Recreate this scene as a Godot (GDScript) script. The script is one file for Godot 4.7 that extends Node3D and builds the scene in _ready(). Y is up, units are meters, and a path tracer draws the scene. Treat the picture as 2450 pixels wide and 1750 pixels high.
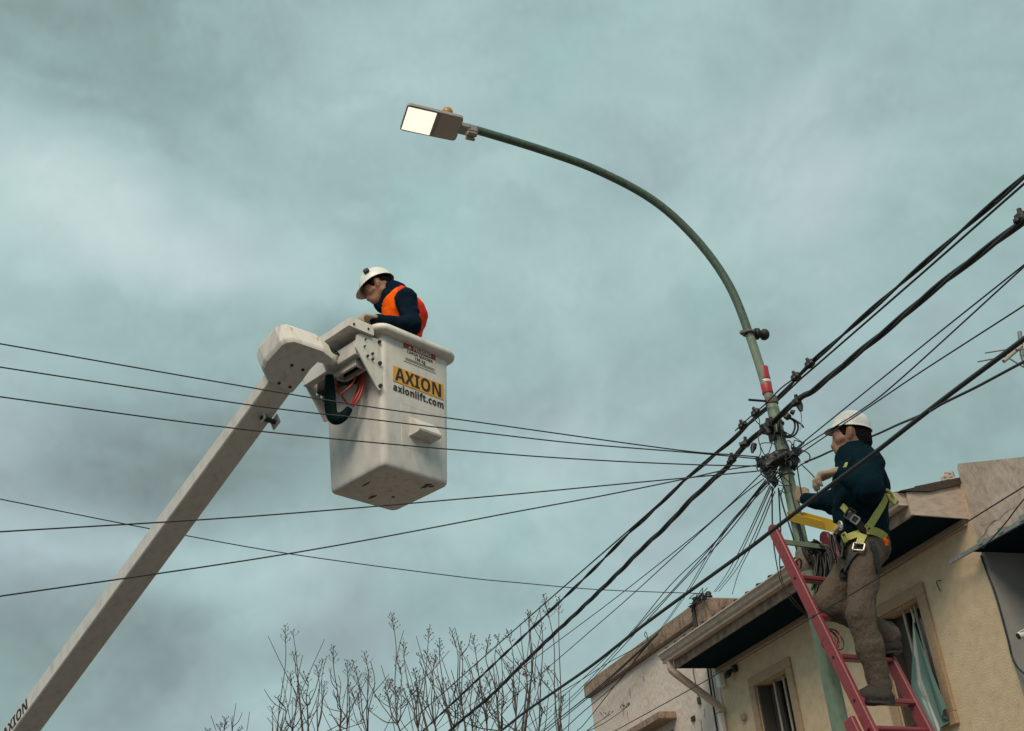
extends Node3D
# A lamp post in a street of low houses: one worker in the bucket of a lift, one on a ladder.
# Street frame: x runs along the house fronts (away from the camera), z into the houses.
const ALONG := Vector3(-0.33266, 0, -0.94305)
const INTO := Vector3(0.94305, 0, -0.33266)
var M := {}
var used := {}
var rng := RandomNumberGenerator.new()

# ---------------------------------------------------------------- mesh collector
class MB:
	var v := PackedVector3Array()
	var n := PackedVector3Array()
	var c := PackedColorArray()
	var ix := PackedInt32Array()
	var tint := Color(1, 1, 1)
	func vert(p: Vector3, nn: Vector3) -> int:
		v.append(p); n.append(nn); c.append(tint)
		return v.size() - 1
	func quad(a: int, b: int, d: int, e: int) -> void:
		ix.append_array(PackedInt32Array([a, b, d, a, d, e]))
	func face(ps: Array) -> void:
		var nn: Vector3 = (ps[2] - ps[0]).cross(ps[1] - ps[0]).normalized()
		var s := v.size()
		for p in ps: vert(p, nn)
		for i in range(1, ps.size() - 1): ix.append_array(PackedInt32Array([s, s + i, s + i + 1]))
	# box with chamfered edges, centred on t.origin
	func box(t: Transform3D, size: Vector3, bev := 0.0) -> void:
		var h := size * 0.5
		var b: float = min(bev, min(h.x, min(h.y, h.z)) * 0.9)
		if b <= 0.0:
			for ax in 3:
				for s in [-1.0, 1.0]:
					var a2 := (ax + 1) % 3
					var a3 := (ax + 2) % 3
					var ps := []
					for q in [[-1, -1], [1, -1], [1, 1], [-1, 1]]:
						var p := Vector3.ZERO
						p[ax] = h[ax] * s; p[a2] = h[a2] * q[0]; p[a3] = h[a3] * q[1] * s
						ps.append(t * p)
					ps.reverse()
					face(ps)
			return
		var rings := []
		for y in [[-h.y, b], [-h.y + b, 0.0], [h.y - b, 0.0], [h.y, b]]:
			var r := []
			var x: float = h.x - y[1]
			var z: float = h.z - y[1]
			for q in [[-x, -z + b], [-x + b, -z], [x - b, -z], [x, -z + b], [x, z - b], [x - b, z], [-x + b, z], [-x, z - b]]:
				r.append(t * Vector3(q[0], y[0], q[1]))
			rings.append(r)
		for i in 3:
			for k in 8:
				var k2: int = (k + 1) % 8
				face([rings[i][k], rings[i][k2], rings[i + 1][k2], rings[i + 1][k]])
		face(rings[3])
		var low: Array = rings[0].duplicate(); low.reverse()
		face(low)
	# rounded tube through points; radii one number or one per point
	func tube(pts: Array, rad, sides := 8, closed := false, flat := 1.0) -> void:
		var np := pts.size()
		var up := Vector3.UP
		var d0: Vector3 = (pts[1] - pts[0]).normalized()
		if absf(d0.dot(up)) > 0.9: up = Vector3(1, 0, 0.3).normalized()
		var nx := (up - d0 * up.dot(d0)).normalized()
		var prev := -1
		var first := -1
		for i in np:
			var d: Vector3
			if closed: d = (pts[(i + 1) % np] - pts[(i + np - 1) % np]).normalized()
			else: d = (pts[min(i + 1, np - 1)] - pts[max(i - 1, 0)]).normalized()
			nx = (nx - d * nx.dot(d)).normalized()
			var ny := d.cross(nx)
			var r: float = rad[i] if rad is Array else rad
			var s := v.size()
			for k in sides:
				var a := TAU * k / sides
				var o := nx * cos(a) + ny * sin(a) * flat
				vert(pts[i] + o * r, (nx * cos(a) * flat + ny * sin(a)).normalized())
			if prev >= 0:
				for k in sides:
					var k2 := (k + 1) % sides
					quad(prev + k, s + k, s + k2, prev + k2)
			else: first = s
			prev = s
		if closed:
			for k in sides:
				var k2 := (k + 1) % sides
				quad(prev + k, first + k, first + k2, prev + k2)
		else:
			for e in [[first, pts[0], pts[1]], [prev, pts[np - 1], pts[np - 2]]]:
				var nn: Vector3 = (e[1] - e[2]).normalized()
				var m := vert(e[1], nn)
				var s2 := v.size()
				for k in sides: vert(v[e[0] + k], nn)
				for k in sides:
					var ka := s2 + k
					var kb := s2 + (k + 1) % sides
					ix.append_array(PackedInt32Array([m, ka, kb] if e[0] == first else [m, kb, ka]))
	# polygon (x, y) in t's plane pushed along t's z by depth
	func prism(poly: Array, t: Transform3D, depth: float) -> void:
		var pv := PackedVector2Array()
		for p in poly: pv.append(p)
		var area := 0.0
		for i in pv.size(): area += pv[i].cross(pv[(i + 1) % pv.size()])
		if area < 0.0: pv.reverse()
		var tri := Geometry2D.triangulate_polygon(pv)
		for zz in [0.0, depth]:
			var z: float = zz
			var nn: Vector3 = (t.basis.z * (-1.0 if z == 0.0 else 1.0) * signf(depth)).normalized()
			var s := v.size()
			for p in pv: vert(t * Vector3(p.x, p.y, z), nn)
			for i in range(0, tri.size(), 3):
				var ccw := (pv[tri[i + 1]] - pv[tri[i]]).cross(pv[tri[i + 2]] - pv[tri[i]]) > 0.0
				var keep: bool = ccw == ((z == 0.0) == (depth > 0.0))
				ix.append_array(PackedInt32Array([s + tri[i], s + tri[i + 1], s + tri[i + 2]] if keep else [s + tri[i], s + tri[i + 2], s + tri[i + 1]]))
		for i in pv.size():
			var a := pv[i]
			var b := pv[(i + 1) % pv.size()]
			var e := (b - a).normalized()
			var nn := (t.basis * Vector3(e.y, -e.x, 0)).normalized()
			var s := vert(t * Vector3(a.x, a.y, 0), nn)
			vert(t * Vector3(b.x, b.y, 0), nn); vert(t * Vector3(b.x, b.y, depth), nn); vert(t * Vector3(a.x, a.y, depth), nn)
			if depth > 0.0: quad(s, s + 3, s + 2, s + 1)
			else: quad(s, s + 1, s + 2, s + 3)
	# profile of (radius, height) turned round t's y axis
	func lathe(prof: Array, t: Transform3D, sides := 16) -> void:
		var prev := -1
		for i in prof.size():
			var a: Vector2 = prof[max(i - 1, 0)]
			var b: Vector2 = prof[min(i + 1, prof.size() - 1)]
			var e := (b - a).normalized()
			var s := v.size()
			for k in sides + 1:
				var g := TAU * k / sides
				vert(t * Vector3(cos(g) * prof[i].x, prof[i].y, sin(g) * prof[i].x), (t.basis * Vector3(cos(g) * e.y, -e.x, sin(g) * e.y)).normalized())
			if prev >= 0:
				for k in sides: quad(prev + k, prev + k + 1, s + k + 1, s + k)
			prev = s
	# loft through rings of equal length, smooth normals
	func loft(rings: Array, closed := true) -> void:
		var s0 := v.size()
		var m: int = rings[0].size()
		for r in rings:
			for p in r: vert(p, Vector3.ZERO)
		var t0 := ix.size()
		for i in rings.size() - 1:
			for k in (m if closed else m - 1):
				var k2 := (k + 1) % m
				quad(s0 + i * m + k, s0 + (i + 1) * m + k, s0 + (i + 1) * m + k2, s0 + i * m + k2)
		smooth(s0, t0)
	func smooth(s0: int, t0: int) -> void:
		for i in range(s0, v.size()): n[i] = Vector3.ZERO
		for i in range(t0, ix.size(), 3):
			var a := ix[i]
			var b := ix[i + 1]
			var d := ix[i + 2]
			var f := (v[d] - v[a]).cross(v[b] - v[a])
			n[a] += f; n[b] += f; n[d] += f
		for i in range(s0, v.size()): n[i] = n[i].normalized() if n[i].length() > 1e-12 else Vector3.UP
	# flat strap along points, each with its own face normal
	func ribbon(pts: Array, nor: Array, width: float, thick := 0.004) -> void:
		var rings := []
		for i in pts.size():
			var d: Vector3 = (pts[min(i + 1, pts.size() - 1)] - pts[max(i - 1, 0)]).normalized()
			var nn: Vector3 = (nor[i] - d * nor[i].dot(d)).normalized()
			var w := d.cross(nn) * width * 0.5
			rings.append([pts[i] - w, pts[i] + w, pts[i] + w + nn * thick, pts[i] - w + nn * thick])
		for i in rings.size() - 1:
			for k in 4:
				var k2: int = (k + 1) % 4
				face([rings[i][k], rings[i][k2], rings[i + 1][k2], rings[i + 1][k]])
		face(rings[0]); face(rings[-1])
	func mesh(origin := Vector3.ZERO) -> ArrayMesh:
		var a := []
		a.resize(Mesh.ARRAY_MAX)
		var vv := v.duplicate()
		for i in vv.size(): vv[i] -= origin
		a[Mesh.ARRAY_VERTEX] = vv; a[Mesh.ARRAY_NORMAL] = n; a[Mesh.ARRAY_COLOR] = c; a[Mesh.ARRAY_INDEX] = ix
		var m := ArrayMesh.new()
		m.add_surface_from_arrays(Mesh.PRIMITIVE_TRIANGLES, a)
		return m

# ---------------------------------------------------------------- soft bodies: tapered bones joined smoothly, meshed as surface nets
class Flesh:
	var bones := []
	var cuts := []
	var k := 60.0
	var amp := 0.0
	var wrinkle := FastNoiseLite.new()
	var squash := Vector3.ONE
	func bone(a: Vector3, b: Vector3, ra: float, rb: float, axis := Vector3.ZERO, wide := 1.0) -> void:
		bones.append([a, b, ra, rb, axis, wide])
	func chain(ps: Array, rs: Array) -> void:
		for i in ps.size() - 1: bone(ps[i], ps[i + 1], rs[i], rs[i + 1])
	func one(b: Array, p: Vector3) -> float:
		var q: Vector3 = p - b[0]
		var ab: Vector3 = b[1] - b[0]
		if b[5] != 1.0:
			var ax: Vector3 = b[4]
			q -= ax * q.dot(ax) * (1.0 - 1.0 / b[5])
			ab -= ax * ab.dot(ax) * (1.0 - 1.0 / b[5])
		var l := ab.length_squared()
		var t := 0.0 if l < 1e-10 else clampf(q.dot(ab) / l, 0, 1)
		return (q - ab * t).length() - lerpf(b[2], b[3], t)
	func at(p: Vector3) -> float:
		var s := 0.0
		for b in bones: s += exp(-k * one(b, p))
		var d := -log(maxf(s, 1e-30)) / k
		for q in cuts: d = maxf(d, (p - q[0]).dot(q[1]))
		return d
	# walks from p along dir to the surface, stopping gap short of it
	func reach(p: Vector3, dir: Vector3, gap := 0.004) -> Vector3:
		for i in 80:
			var d := at(p) - gap
			if d < 0.001: break
			p += dir * d * 0.8
		return p
	func slope(p: Vector3) -> Vector3:
		var e := 0.004
		return Vector3(at(p + Vector3(e, 0, 0)) - at(p - Vector3(e, 0, 0)), at(p + Vector3(0, e, 0)) - at(p - Vector3(0, e, 0)), at(p + Vector3(0, 0, e)) - at(p - Vector3(0, 0, e))).normalized()
	func build(mb: MB, cell: float) -> void:
		var lo := Vector3(1e9, 1e9, 1e9)
		var hi := -lo
		var pad := cell * 3.0 + 0.02
		for b in bones:
			var r: float = maxf(b[2], b[3]) * maxf(b[5], 1.0) + pad
			for e in [b[0], b[1]]:
				lo = lo.min(e - Vector3(r, r, r)); hi = hi.max(e + Vector3(r, r, r))
		var nx := int((hi.x - lo.x) / cell) + 2
		var ny := int((hi.y - lo.y) / cell) + 2
		var nz := int((hi.z - lo.z) / cell) + 2
		var nxy := nx * ny
		var f := PackedFloat32Array()
		f.resize(nxy * nz)
		for b in bones:
			var r: float = maxf(b[2], b[3]) * maxf(b[5], 1.0) + pad
			var l2: Vector3 = (b[0].min(b[1]) - Vector3(r, r, r) - lo) / cell
			var h2: Vector3 = (b[0].max(b[1]) + Vector3(r, r, r) - lo) / cell
			for z in range(maxi(int(l2.z), 0), mini(int(h2.z) + 1, nz)):
				for y in range(maxi(int(l2.y), 0), mini(int(h2.y) + 1, ny)):
					var row := z * nxy + y * nx
					for x in range(maxi(int(l2.x), 0), mini(int(h2.x) + 1, nx)):
						var d := one(b, lo + Vector3(x, y, z) * cell)
						if d < pad + 0.02: f[row + x] += exp(-k * d)
		for i in f.size():
			var s := f[i]
			if s <= 0.0: f[i] = 1.0
			else: f[i] = -log(s) / k
		if amp > 0.0 or cuts:
			for z in nz:
				for y in ny:
					for x in nx:
						var i := z * nxy + y * nx + x
						if f[i] < 0.5:
							var p := lo + Vector3(x, y, z) * cell
							if amp > 0.0 and absf(f[i]) < cell * 3.0 + amp:
								var q := p * squash
								f[i] += amp * wrinkle.get_noise_3dv(q)
							for ct in cuts: f[i] = maxf(f[i], (p - ct[0]).dot(ct[1]))
		var id := PackedInt32Array()
		id.resize(f.size())
		id.fill(-1)
		var s0 := mb.v.size()
		var t0 := mb.ix.size()
		var off := [0, 1, nx, nx + 1, nxy, nxy + 1, nxy + nx, nxy + nx + 1]
		var corner := [Vector3(0, 0, 0), Vector3(1, 0, 0), Vector3(0, 1, 0), Vector3(1, 1, 0), Vector3(0, 0, 1), Vector3(1, 0, 1), Vector3(0, 1, 1), Vector3(1, 1, 1)]
		var edge := [[0, 1], [2, 3], [4, 5], [6, 7], [0, 2], [1, 3], [4, 6], [5, 7], [0, 4], [1, 5], [2, 6], [3, 7]]
		for z in nz - 1:
			for y in ny - 1:
				var i := z * nxy + y * nx - 1
				for x in nx - 1:
					i += 1
					var a := f[i] < 0.0
					if a == (f[i + 1] < 0.0) and a == (f[i + nx] < 0.0) and a == (f[i + nx + 1] < 0.0) and a == (f[i + nxy] < 0.0) and a == (f[i + nxy + 1] < 0.0) and a == (f[i + nxy + nx] < 0.0) and a == (f[i + nxy + nx + 1] < 0.0): continue
					var sum := Vector3.ZERO
					var cnt := 0
					for e in edge:
						var fa := f[i + off[e[0]]]
						var fb := f[i + off[e[1]]]
						if (fa < 0.0) != (fb < 0.0):
							sum += corner[e[0]].lerp(corner[e[1]], fa / (fa - fb)); cnt += 1
					id[i] = mb.vert(lo + (Vector3(x, y, z) + sum / cnt) * cell, Vector3.ZERO)
		for z in range(1, nz - 1):
			for y in range(1, ny - 1):
				for x in range(1, nx - 1):
					var i := z * nxy + y * nx + x
					if id[i] < 0: continue
					var a := f[i] < 0.0
					if a != (f[i + 1] < 0.0): put(mb, a, id[i], id[i - nx], id[i - nx - nxy], id[i - nxy])
					if a != (f[i + nx] < 0.0): put(mb, a, id[i], id[i - nxy], id[i - nxy - 1], id[i - 1])
					if a != (f[i + nxy] < 0.0): put(mb, a, id[i], id[i - 1], id[i - 1 - nx], id[i - nx])
		mb.smooth(s0, t0)
	func put(mb: MB, flip: bool, a: int, b: int, d: int, e: int) -> void:
		if a < 0 or b < 0 or d < 0 or e < 0: return
		if flip: mb.quad(a, e, d, b)
		else: mb.quad(a, b, d, e)

# ---------------------------------------------------------------- naming and tagging
func numbered(s: String) -> String:
	used[s] = used.get(s, -1) + 1
	return s if used[s] == 0 else "%s_%03d" % [s, used[s]]
func thing(called: String, label: String, category: String, at: Vector3, group := "") -> Node3D:
	var o := Node3D.new()
	o.name = numbered(called); add_child(o); o.position = at
	tag(o, label, category, group)
	return o
func tag(o: Node, label: String, category: String, group := "") -> void:
	o.set_meta("label", label); o.set_meta("category", category)
	if group: o.set_meta("group", group)
func part(called: String, mb: MB, m: Material, parent: Node3D) -> MeshInstance3D:
	var o := MeshInstance3D.new()
	o.name = called
	var org := Vector3.ZERO
	var q: Node = parent
	while q != self and q is Node3D:
		org += (q as Node3D).position; q = q.get_parent()
	o.mesh = mb.mesh(org); o.material_override = m
	parent.add_child(o, true)
	return o
func solo(called: String, mb: MB, m: Material, at: Vector3) -> MeshInstance3D:
	var o := MeshInstance3D.new()
	o.name = numbered(called); o.mesh = mb.mesh(at); o.material_override = m; o.position = at
	add_child(o)
	return o
func H(u: float, y: float, w: float) -> Vector3: return ALONG * u + INTO * w + Vector3(0, y, 0)
func hx(u: float, y: float, w: float) -> Transform3D: return Transform3D(Basis(ALONG, Vector3.UP, INTO), H(u, y, w))
func hbox(mb: MB, u0: float, u1: float, y0: float, y1: float, w0: float, w1: float, bev := 0.0) -> void:
	mb.box(hx((u0 + u1) / 2, (y0 + y1) / 2, (w0 + w1) / 2), Vector3(absf(u1 - u0), absf(y1 - y0), absf(w1 - w0)), bev)
func curve(ps: Array, per := 6) -> Array:
	var out := []
	for i in ps.size() - 1:
		var a: Vector3 = ps[max(i - 1, 0)]
		var d: Vector3 = ps[min(i + 2, ps.size() - 1)]
		for k in per: out.append(ps[i].cubic_interpolate(ps[i + 1], a, d, float(k) / per))
	out.append(ps[-1])
	return out
func frame(o: Vector3, z: Vector3, up := Vector3.UP) -> Transform3D:
	var zz := z.normalized()
	var x := up.cross(zz).normalized()
	return Transform3D(Basis(x, zz.cross(x), zz), o)

# ---------------------------------------------------------------- materials
func lin(r: float, g: float, b: float) -> Color: return Color(r, g, b).linear_to_srgb()
func plain(r: float, g: float, b: float, rough := 0.7, metal := 0.0) -> StandardMaterial3D:
	var m := StandardMaterial3D.new()
	m.albedo_color = lin(r, g, b); m.roughness = rough; m.metallic = metal
	return m
func noise_tex(freq: float, sd: int, ramp: Array, oct := 4, normal := 0.0, kind := FastNoiseLite.TYPE_SIMPLEX_SMOOTH, size := 512) -> NoiseTexture2D:
	var f := FastNoiseLite.new()
	f.noise_type = kind; f.frequency = freq; f.seed = sd; f.fractal_octaves = oct
	var t := NoiseTexture2D.new()
	t.width = size; t.height = size; t.seamless = true; t.noise = f
	if normal > 0.0:
		t.as_normal_map = true; t.bump_strength = normal
	else:
		var g := Gradient.new()
		g.offsets = PackedFloat32Array(ramp.map(func(e): return e[0]))
		g.colors = PackedColorArray(ramp.map(func(e): return lin(e[1], e[2], e[3])))
		t.color_ramp = g
	return t
# surface whose colour wanders along a ramp, with fine relief
func worn(ramp: Array, scale: Vector3, freq := 0.01, sd := 1, rough := 0.8, bump := 0.0, bump_freq := 0.06, metal := 0.0) -> StandardMaterial3D:
	var m := StandardMaterial3D.new()
	m.albedo_texture = noise_tex(freq, sd, ramp)
	m.uv1_triplanar = true; m.uv1_world_triplanar = true; m.uv1_scale = scale
	m.roughness = rough; m.metallic = metal
	if bump > 0.0:
		m.normal_enabled = true; m.normal_texture = noise_tex(bump_freq, sd + 50, [], 3, bump)
	return m

func _ready() -> void:
	rng.seed = 7
	# camera
	var cam := Camera3D.new()
	cam.name = "camera"
	cam.projection = Camera3D.PROJECTION_PERSPECTIVE
	cam.fov = 35.707; cam.near = 0.05; cam.far = 4000.0
	cam.transform = Transform3D(Basis(Vector3(0.99615, -0.07664, -0.04263), Vector3(0.08769, 0.87053, 0.48423), Vector3(0, -0.48611, 0.8739)).orthonormalized(), Vector3(0, 1.6, 0))
	add_child(cam)
	cam.current = true
	# overcast sky, weak wide sun behind the cloud, high behind the camera
	var env := Environment.new()
	env.background_mode = Environment.BG_SKY
	var sky := Sky.new()
	var pano := PanoramaSkyMaterial.new()
	pano.panorama = cloud_map()
	sky.sky_material = pano
	env.sky = sky
	env.ambient_light_source = Environment.AMBIENT_SOURCE_SKY
	env.tonemap_mode = Environment.TONE_MAPPER_LINEAR
	env.tonemap_exposure = 1.35
	env.sdfgi_enabled = true; env.ssao_enabled = true; env.ssil_enabled = true
	var we := WorldEnvironment.new()
	we.name = "world"; we.environment = env
	add_child(we)
	var sun := DirectionalLight3D.new()
	sun.name = "sun"
	sun.light_energy = 0.5; sun.light_color = Color(1.0, 0.93, 0.84); sun.light_angular_distance = 24.0; sun.shadow_enabled = true
	sun.basis = Basis.looking_at(-Vector3(-0.22, 0.68, 0.7))
	add_child(sun)
	materials()
	ground()
	yellow_house()
	left_house()
	neighbour_house()
	street_lamp()
	cables()
	lift()
	ladder()
	worker_in_bucket()
	worker_on_ladder()
	trees()
	small_things()

# cloud brightness over the whole dome: layered noise, with the cloud masses that hang over this street
func cloud_map() -> ImageTexture:
	var w := 1600
	var h := 800
	var img := Image.create(w, h, false, Image.FORMAT_RGBF)
	var big := FastNoiseLite.new()
	big.noise_type = FastNoiseLite.TYPE_SIMPLEX_SMOOTH; big.seed = 11; big.frequency = 1.6; big.fractal_octaves = 2; big.fractal_gain = 0.4
	var fine := FastNoiseLite.new()
	fine.noise_type = FastNoiseLite.TYPE_SIMPLEX_SMOOTH; fine.seed = 4; fine.frequency = 4.2; fine.fractal_octaves = 4; fine.fractal_gain = 0.5
	var wisp := FastNoiseLite.new()
	wisp.noise_type = FastNoiseLite.TYPE_SIMPLEX_SMOOTH; wisp.seed = 31; wisp.frequency = 8.5; wisp.fractal_octaves = 5; wisp.fractal_gain = 0.55; wisp.domain_warp_enabled = true; wisp.domain_warp_amplitude = 0.16; wisp.domain_warp_frequency = 3.0
	var hue := FastNoiseLite.new()
	hue.noise_type = FastNoiseLite.TYPE_SIMPLEX_SMOOTH; hue.seed = 23; hue.frequency = 3.4; hue.fractal_octaves = 3
	# azimuth, height, half widths in degrees, turn, strength
	var masses := [
		[-27.2, 36.3, 7.0, 4.0, -12, 0.52], [-17.0, 34.7, 6.0, 3.5, 25, 0.42], [-26.8, 42.6, 11.0, 5.0, 10, -0.42], [-26.5, 28.0, 8.0, 3.0, 0, -0.10],
		[-15.5, 25.0, 9.0, 4.5, 15, -0.48], [-20.7, 31.4, 5.0, 2.5, 15, -0.22], [-24.2, 24.7, 6.0, 3.0, 0, -0.45], [-15.7, 19.1, 8.0, 1.6, -8, 0.45], [-19.6, 15.4, 14.0, 3.6, 0, -0.60], [-6.0, 15.7, 6.0, 2.5, 0, -0.25], [-9.8, 13.0, 5.0, 2.0, 0, 0.32],
		[-25.3, 19.8, 6.0, 2.5, 0, 0.10], [-7.9, 45.5, 4.0, 6.0, -35, 0.30], [-3.3, 38.8, 5.0, 2.5, 30, 0.15], [-11.2, 39.7, 6.0, 3.0, 10, -0.10],
		[1.2, 34.4, 6.0, 4.0, 0, 0.05], [8.6, 39.6, 5.0, 3.0, -20, -0.15], [29.0, 36.3, 6.0, 7.0, 0, -0.28], [19.2, 35.5, 5.0, 4.0, 0, 0.25],
		[21.8, 25.1, 8.0, 5.0, 0, -0.30], [9.7, 20.1, 4.0, 6.0, -30, -0.12], [1.8, 22.9, 5.0, 3.0, 0, 0.12], [0.9, 31.5, 5.0, 2.5, 0, 0.12], [-11.9, 30.4, 4.0, 3.0, 0, -0.20], [-8.0, 20.0, 5.0, 2.0, 0, -0.10]]
	var dark := Vector3(0.141, 0.182, 0.184)
	var mid := Vector3(0.277, 0.386, 0.39)
	var pale := Vector3(0.448, 0.564, 0.546)
	for y in h:
		var el := PI * (0.5 - (y + 0.5) / h)
		for x in w:
			var a := TAU * (x + 0.5) / w   # the panorama starts at -z
			if a > PI: a -= TAU
			var d := Vector3(sin(a) * cos(el), sin(el), -cos(a) * cos(el))
			var q := Vector3(d.x, d.y * 1.5, d.z)
			var wob := Vector3(fine.get_noise_3dv(q * 0.6), fine.get_noise_3dv(q * 0.6 + Vector3(9, 0, 0)), 0) * 0.12
			var t := big.get_noise_3dv(q + wob) * 0.42 + fine.get_noise_3dv(q + wob) * 0.32
			var ad := rad_to_deg(a)
			var ed := rad_to_deg(el)
			if absf(ad) < 60.0 and ed > -10.0 and ed < 75.0:
				var inside := smoothstep(58.0, 40.0, absf(ad)) * smoothstep(70.0, 55.0, ed)
				t *= 1.0 - 0.3 * inside
				var wa := ad + wob.x * 55.0
				var we2 := ed + wob.y * 40.0
				for m in masses:
					var dx: float = (wa - m[0]) * cos(el)
					var dy: float = we2 - m[1]
					var g := deg_to_rad(m[4])
					var ex: float = (dx * cos(g) + dy * sin(g)) / m[2]
					var ey: float = (-dx * sin(g) + dy * cos(g)) / m[3]
					t += m[5] * 1.15 * exp(-(ex * ex + ey * ey)) * inside
			t += wisp.get_noise_3dv(q) * 0.3
			t = clampf(t, -1.0, 1.0)
			var c := mid.lerp(pale, t) if t > 0.0 else mid.lerp(dark, -t)
			var hu := hue.get_noise_3dv(q) * 0.5
			c *= Vector3(1.0 + hu * 0.22, 1.0 - hu * 0.03, 1.0 + hu * 0.1)
			img.set_pixel(x, y, Color(c.x, c.y, c.z))
	return ImageTexture.create_from_image(img)

func materials() -> void:
	M.white = worn([[0.0, 0.3, 0.265, 0.235], [0.16, 0.46, 0.425, 0.395], [0.35, 0.56, 0.525, 0.495], [0.7, 0.6, 0.57, 0.54], [1.0, 0.63, 0.6, 0.57]], Vector3(1.6, 0.5, 1.6), 0.014, 3, 0.42, 0.6, 0.03)
	M.bolt = plain(0.035, 0.03, 0.028, 0.5, 0.4)
	M.rubber = plain(0.012, 0.013, 0.014, 0.6)
	M.wire = plain(0.018, 0.02, 0.023, 0.55)
	M.wire_grey = plain(0.05, 0.05, 0.05, 0.6)
	M.black = plain(0.01, 0.011, 0.012, 0.5)
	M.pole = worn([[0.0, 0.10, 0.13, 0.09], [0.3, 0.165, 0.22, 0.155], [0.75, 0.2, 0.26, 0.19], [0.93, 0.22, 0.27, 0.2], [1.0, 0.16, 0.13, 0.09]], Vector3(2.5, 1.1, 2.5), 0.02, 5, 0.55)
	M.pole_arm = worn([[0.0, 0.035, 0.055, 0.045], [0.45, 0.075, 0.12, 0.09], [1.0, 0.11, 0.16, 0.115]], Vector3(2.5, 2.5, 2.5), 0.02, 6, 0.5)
	M.collar = worn([[0.0, 0.06, 0.05, 0.04], [0.5, 0.16, 0.14, 0.11], [1.0, 0.24, 0.21, 0.17]], Vector3(5, 5, 5), 0.02, 8, 0.7)
	M.red = worn([[0.0, 0.12, 0.025, 0.028], [0.2, 0.2, 0.034, 0.042], [0.6, 0.25, 0.04, 0.05], [0.9, 0.28, 0.048, 0.058], [1.0, 0.33, 0.13, 0.12]], Vector3(4, 4, 4), 0.02, 9, 0.5)
	M.stucco = worn([[0.0, 0.5, 0.375, 0.245], [0.3, 0.6, 0.455, 0.305], [0.7, 0.65, 0.495, 0.335], [1.0, 0.71, 0.55, 0.38]], Vector3(1.5, 1.5, 1.5), 0.008, 12, 0.92, 2.6, 0.06)
	M.trim = worn([[0.0, 0.33, 0.22, 0.14], [1.0, 0.45, 0.315, 0.205]], Vector3(1.5, 1.5, 1.5), 0.015, 14, 0.9, 3.0, 0.08)
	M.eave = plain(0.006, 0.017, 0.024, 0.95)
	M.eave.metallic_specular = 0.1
	M.gutter = worn([[0.0, 0.33, 0.24, 0.19], [0.5, 0.47, 0.37, 0.31], [1.0, 0.56, 0.46, 0.39]], Vector3(0.8, 2.2, 0.8), 0.015, 15, 0.55)
	M.fascia = worn([[0.0, 0.1, 0.07, 0.053], [0.5, 0.28, 0.205, 0.16], [1.0, 0.38, 0.29, 0.235]], Vector3(0.9, 0.9, 0.9), 0.015, 16, 0.8)
	M.pink = worn([[0.0, 0.52, 0.43, 0.375], [0.2, 0.65, 0.54, 0.475], [0.7, 0.69, 0.575, 0.51], [1.0, 0.73, 0.615, 0.55]], Vector3(0.32, 0.16, 0.32), 0.01, 18, 0.92, 1.2, 0.08)
	M.band = worn([[0.0, 0.12, 0.075, 0.052], [0.4, 0.27, 0.18, 0.13], [1.0, 0.4, 0.285, 0.215]], Vector3(0.9, 0.3, 0.9), 0.02, 19, 0.92, 3.0, 0.06)
	M.gable = worn([[0.0, 0.34, 0.265, 0.215], [0.3, 0.45, 0.36, 0.3], [0.6, 0.52, 0.42, 0.36], [1.0, 0.57, 0.47, 0.41]], Vector3(0.35, 0.12, 0.35), 0.009, 21, 0.95, 1.5, 0.07)
	M.grey_wall = worn([[0.0, 0.26, 0.255, 0.248], [0.5, 0.3, 0.294, 0.284], [1.0, 0.34, 0.332, 0.32]], Vector3(0.6, 0.6, 0.6), 0.012, 22, 0.85)
	M.glass = plain(0.02, 0.024, 0.026, 0.08)
	M.shutter_and_jamb_panel = plain(0.075, 0.062, 0.05, 0.7)
	M.cream_bar = worn([[0.0, 0.3, 0.26, 0.2], [1.0, 0.5, 0.45, 0.36]], Vector3(3, 3, 3), 0.02, 24, 0.6)
	M.tile = worn([[0.0, 0.03, 0.022, 0.018], [1.0, 0.09, 0.06, 0.045]], Vector3(2, 2, 2), 0.02, 25, 0.9)
	M.tin = worn([[0.0, 0.18, 0.19, 0.19], [1.0, 0.33, 0.34, 0.33]], Vector3(2, 2, 2), 0.02, 26, 0.45, 0.0, 0.05, 0.3)
	M.road = worn([[0.0, 0.065, 0.051, 0.044], [0.5, 0.092, 0.073, 0.064], [1.0, 0.125, 0.1, 0.09]], Vector3(0.3, 0.3, 0.3), 0.02, 28, 0.9, 4.0, 0.1)
	M.paving = worn([[0.0, 0.28, 0.24, 0.2], [1.0, 0.4, 0.35, 0.3]], Vector3(0.6, 0.6, 0.6), 0.02, 29, 0.9, 4.0, 0.1)
	M.yellow = worn([[0.0, 0.62, 0.34, 0.008], [1.0, 0.78, 0.46, 0.02]], Vector3(4, 4, 4), 0.03, 31, 0.7)
	M.lime = worn([[0.0, 0.34, 0.33, 0.075], [1.0, 0.56, 0.55, 0.2]], Vector3(5, 5, 5), 0.03, 32, 0.75)
	M.steel = plain(0.62, 0.58, 0.5, 0.3, 0.85)
	M.jacket = cloth(0.003, 0.016, 0.025, 41)
	M.jumper = cloth(0.003, 0.011, 0.024, 42)
	M.trousers = worn([[0.0, 0.078, 0.056, 0.042], [0.5, 0.09, 0.065, 0.048], [1.0, 0.102, 0.075, 0.056]], Vector3(2.4, 1.2, 2.4), 0.012, 43, 0.95, 5.0, 0.04)
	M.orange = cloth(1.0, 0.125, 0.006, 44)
	M.vest_red = cloth(0.82, 0.05, 0.024, 45)
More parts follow.
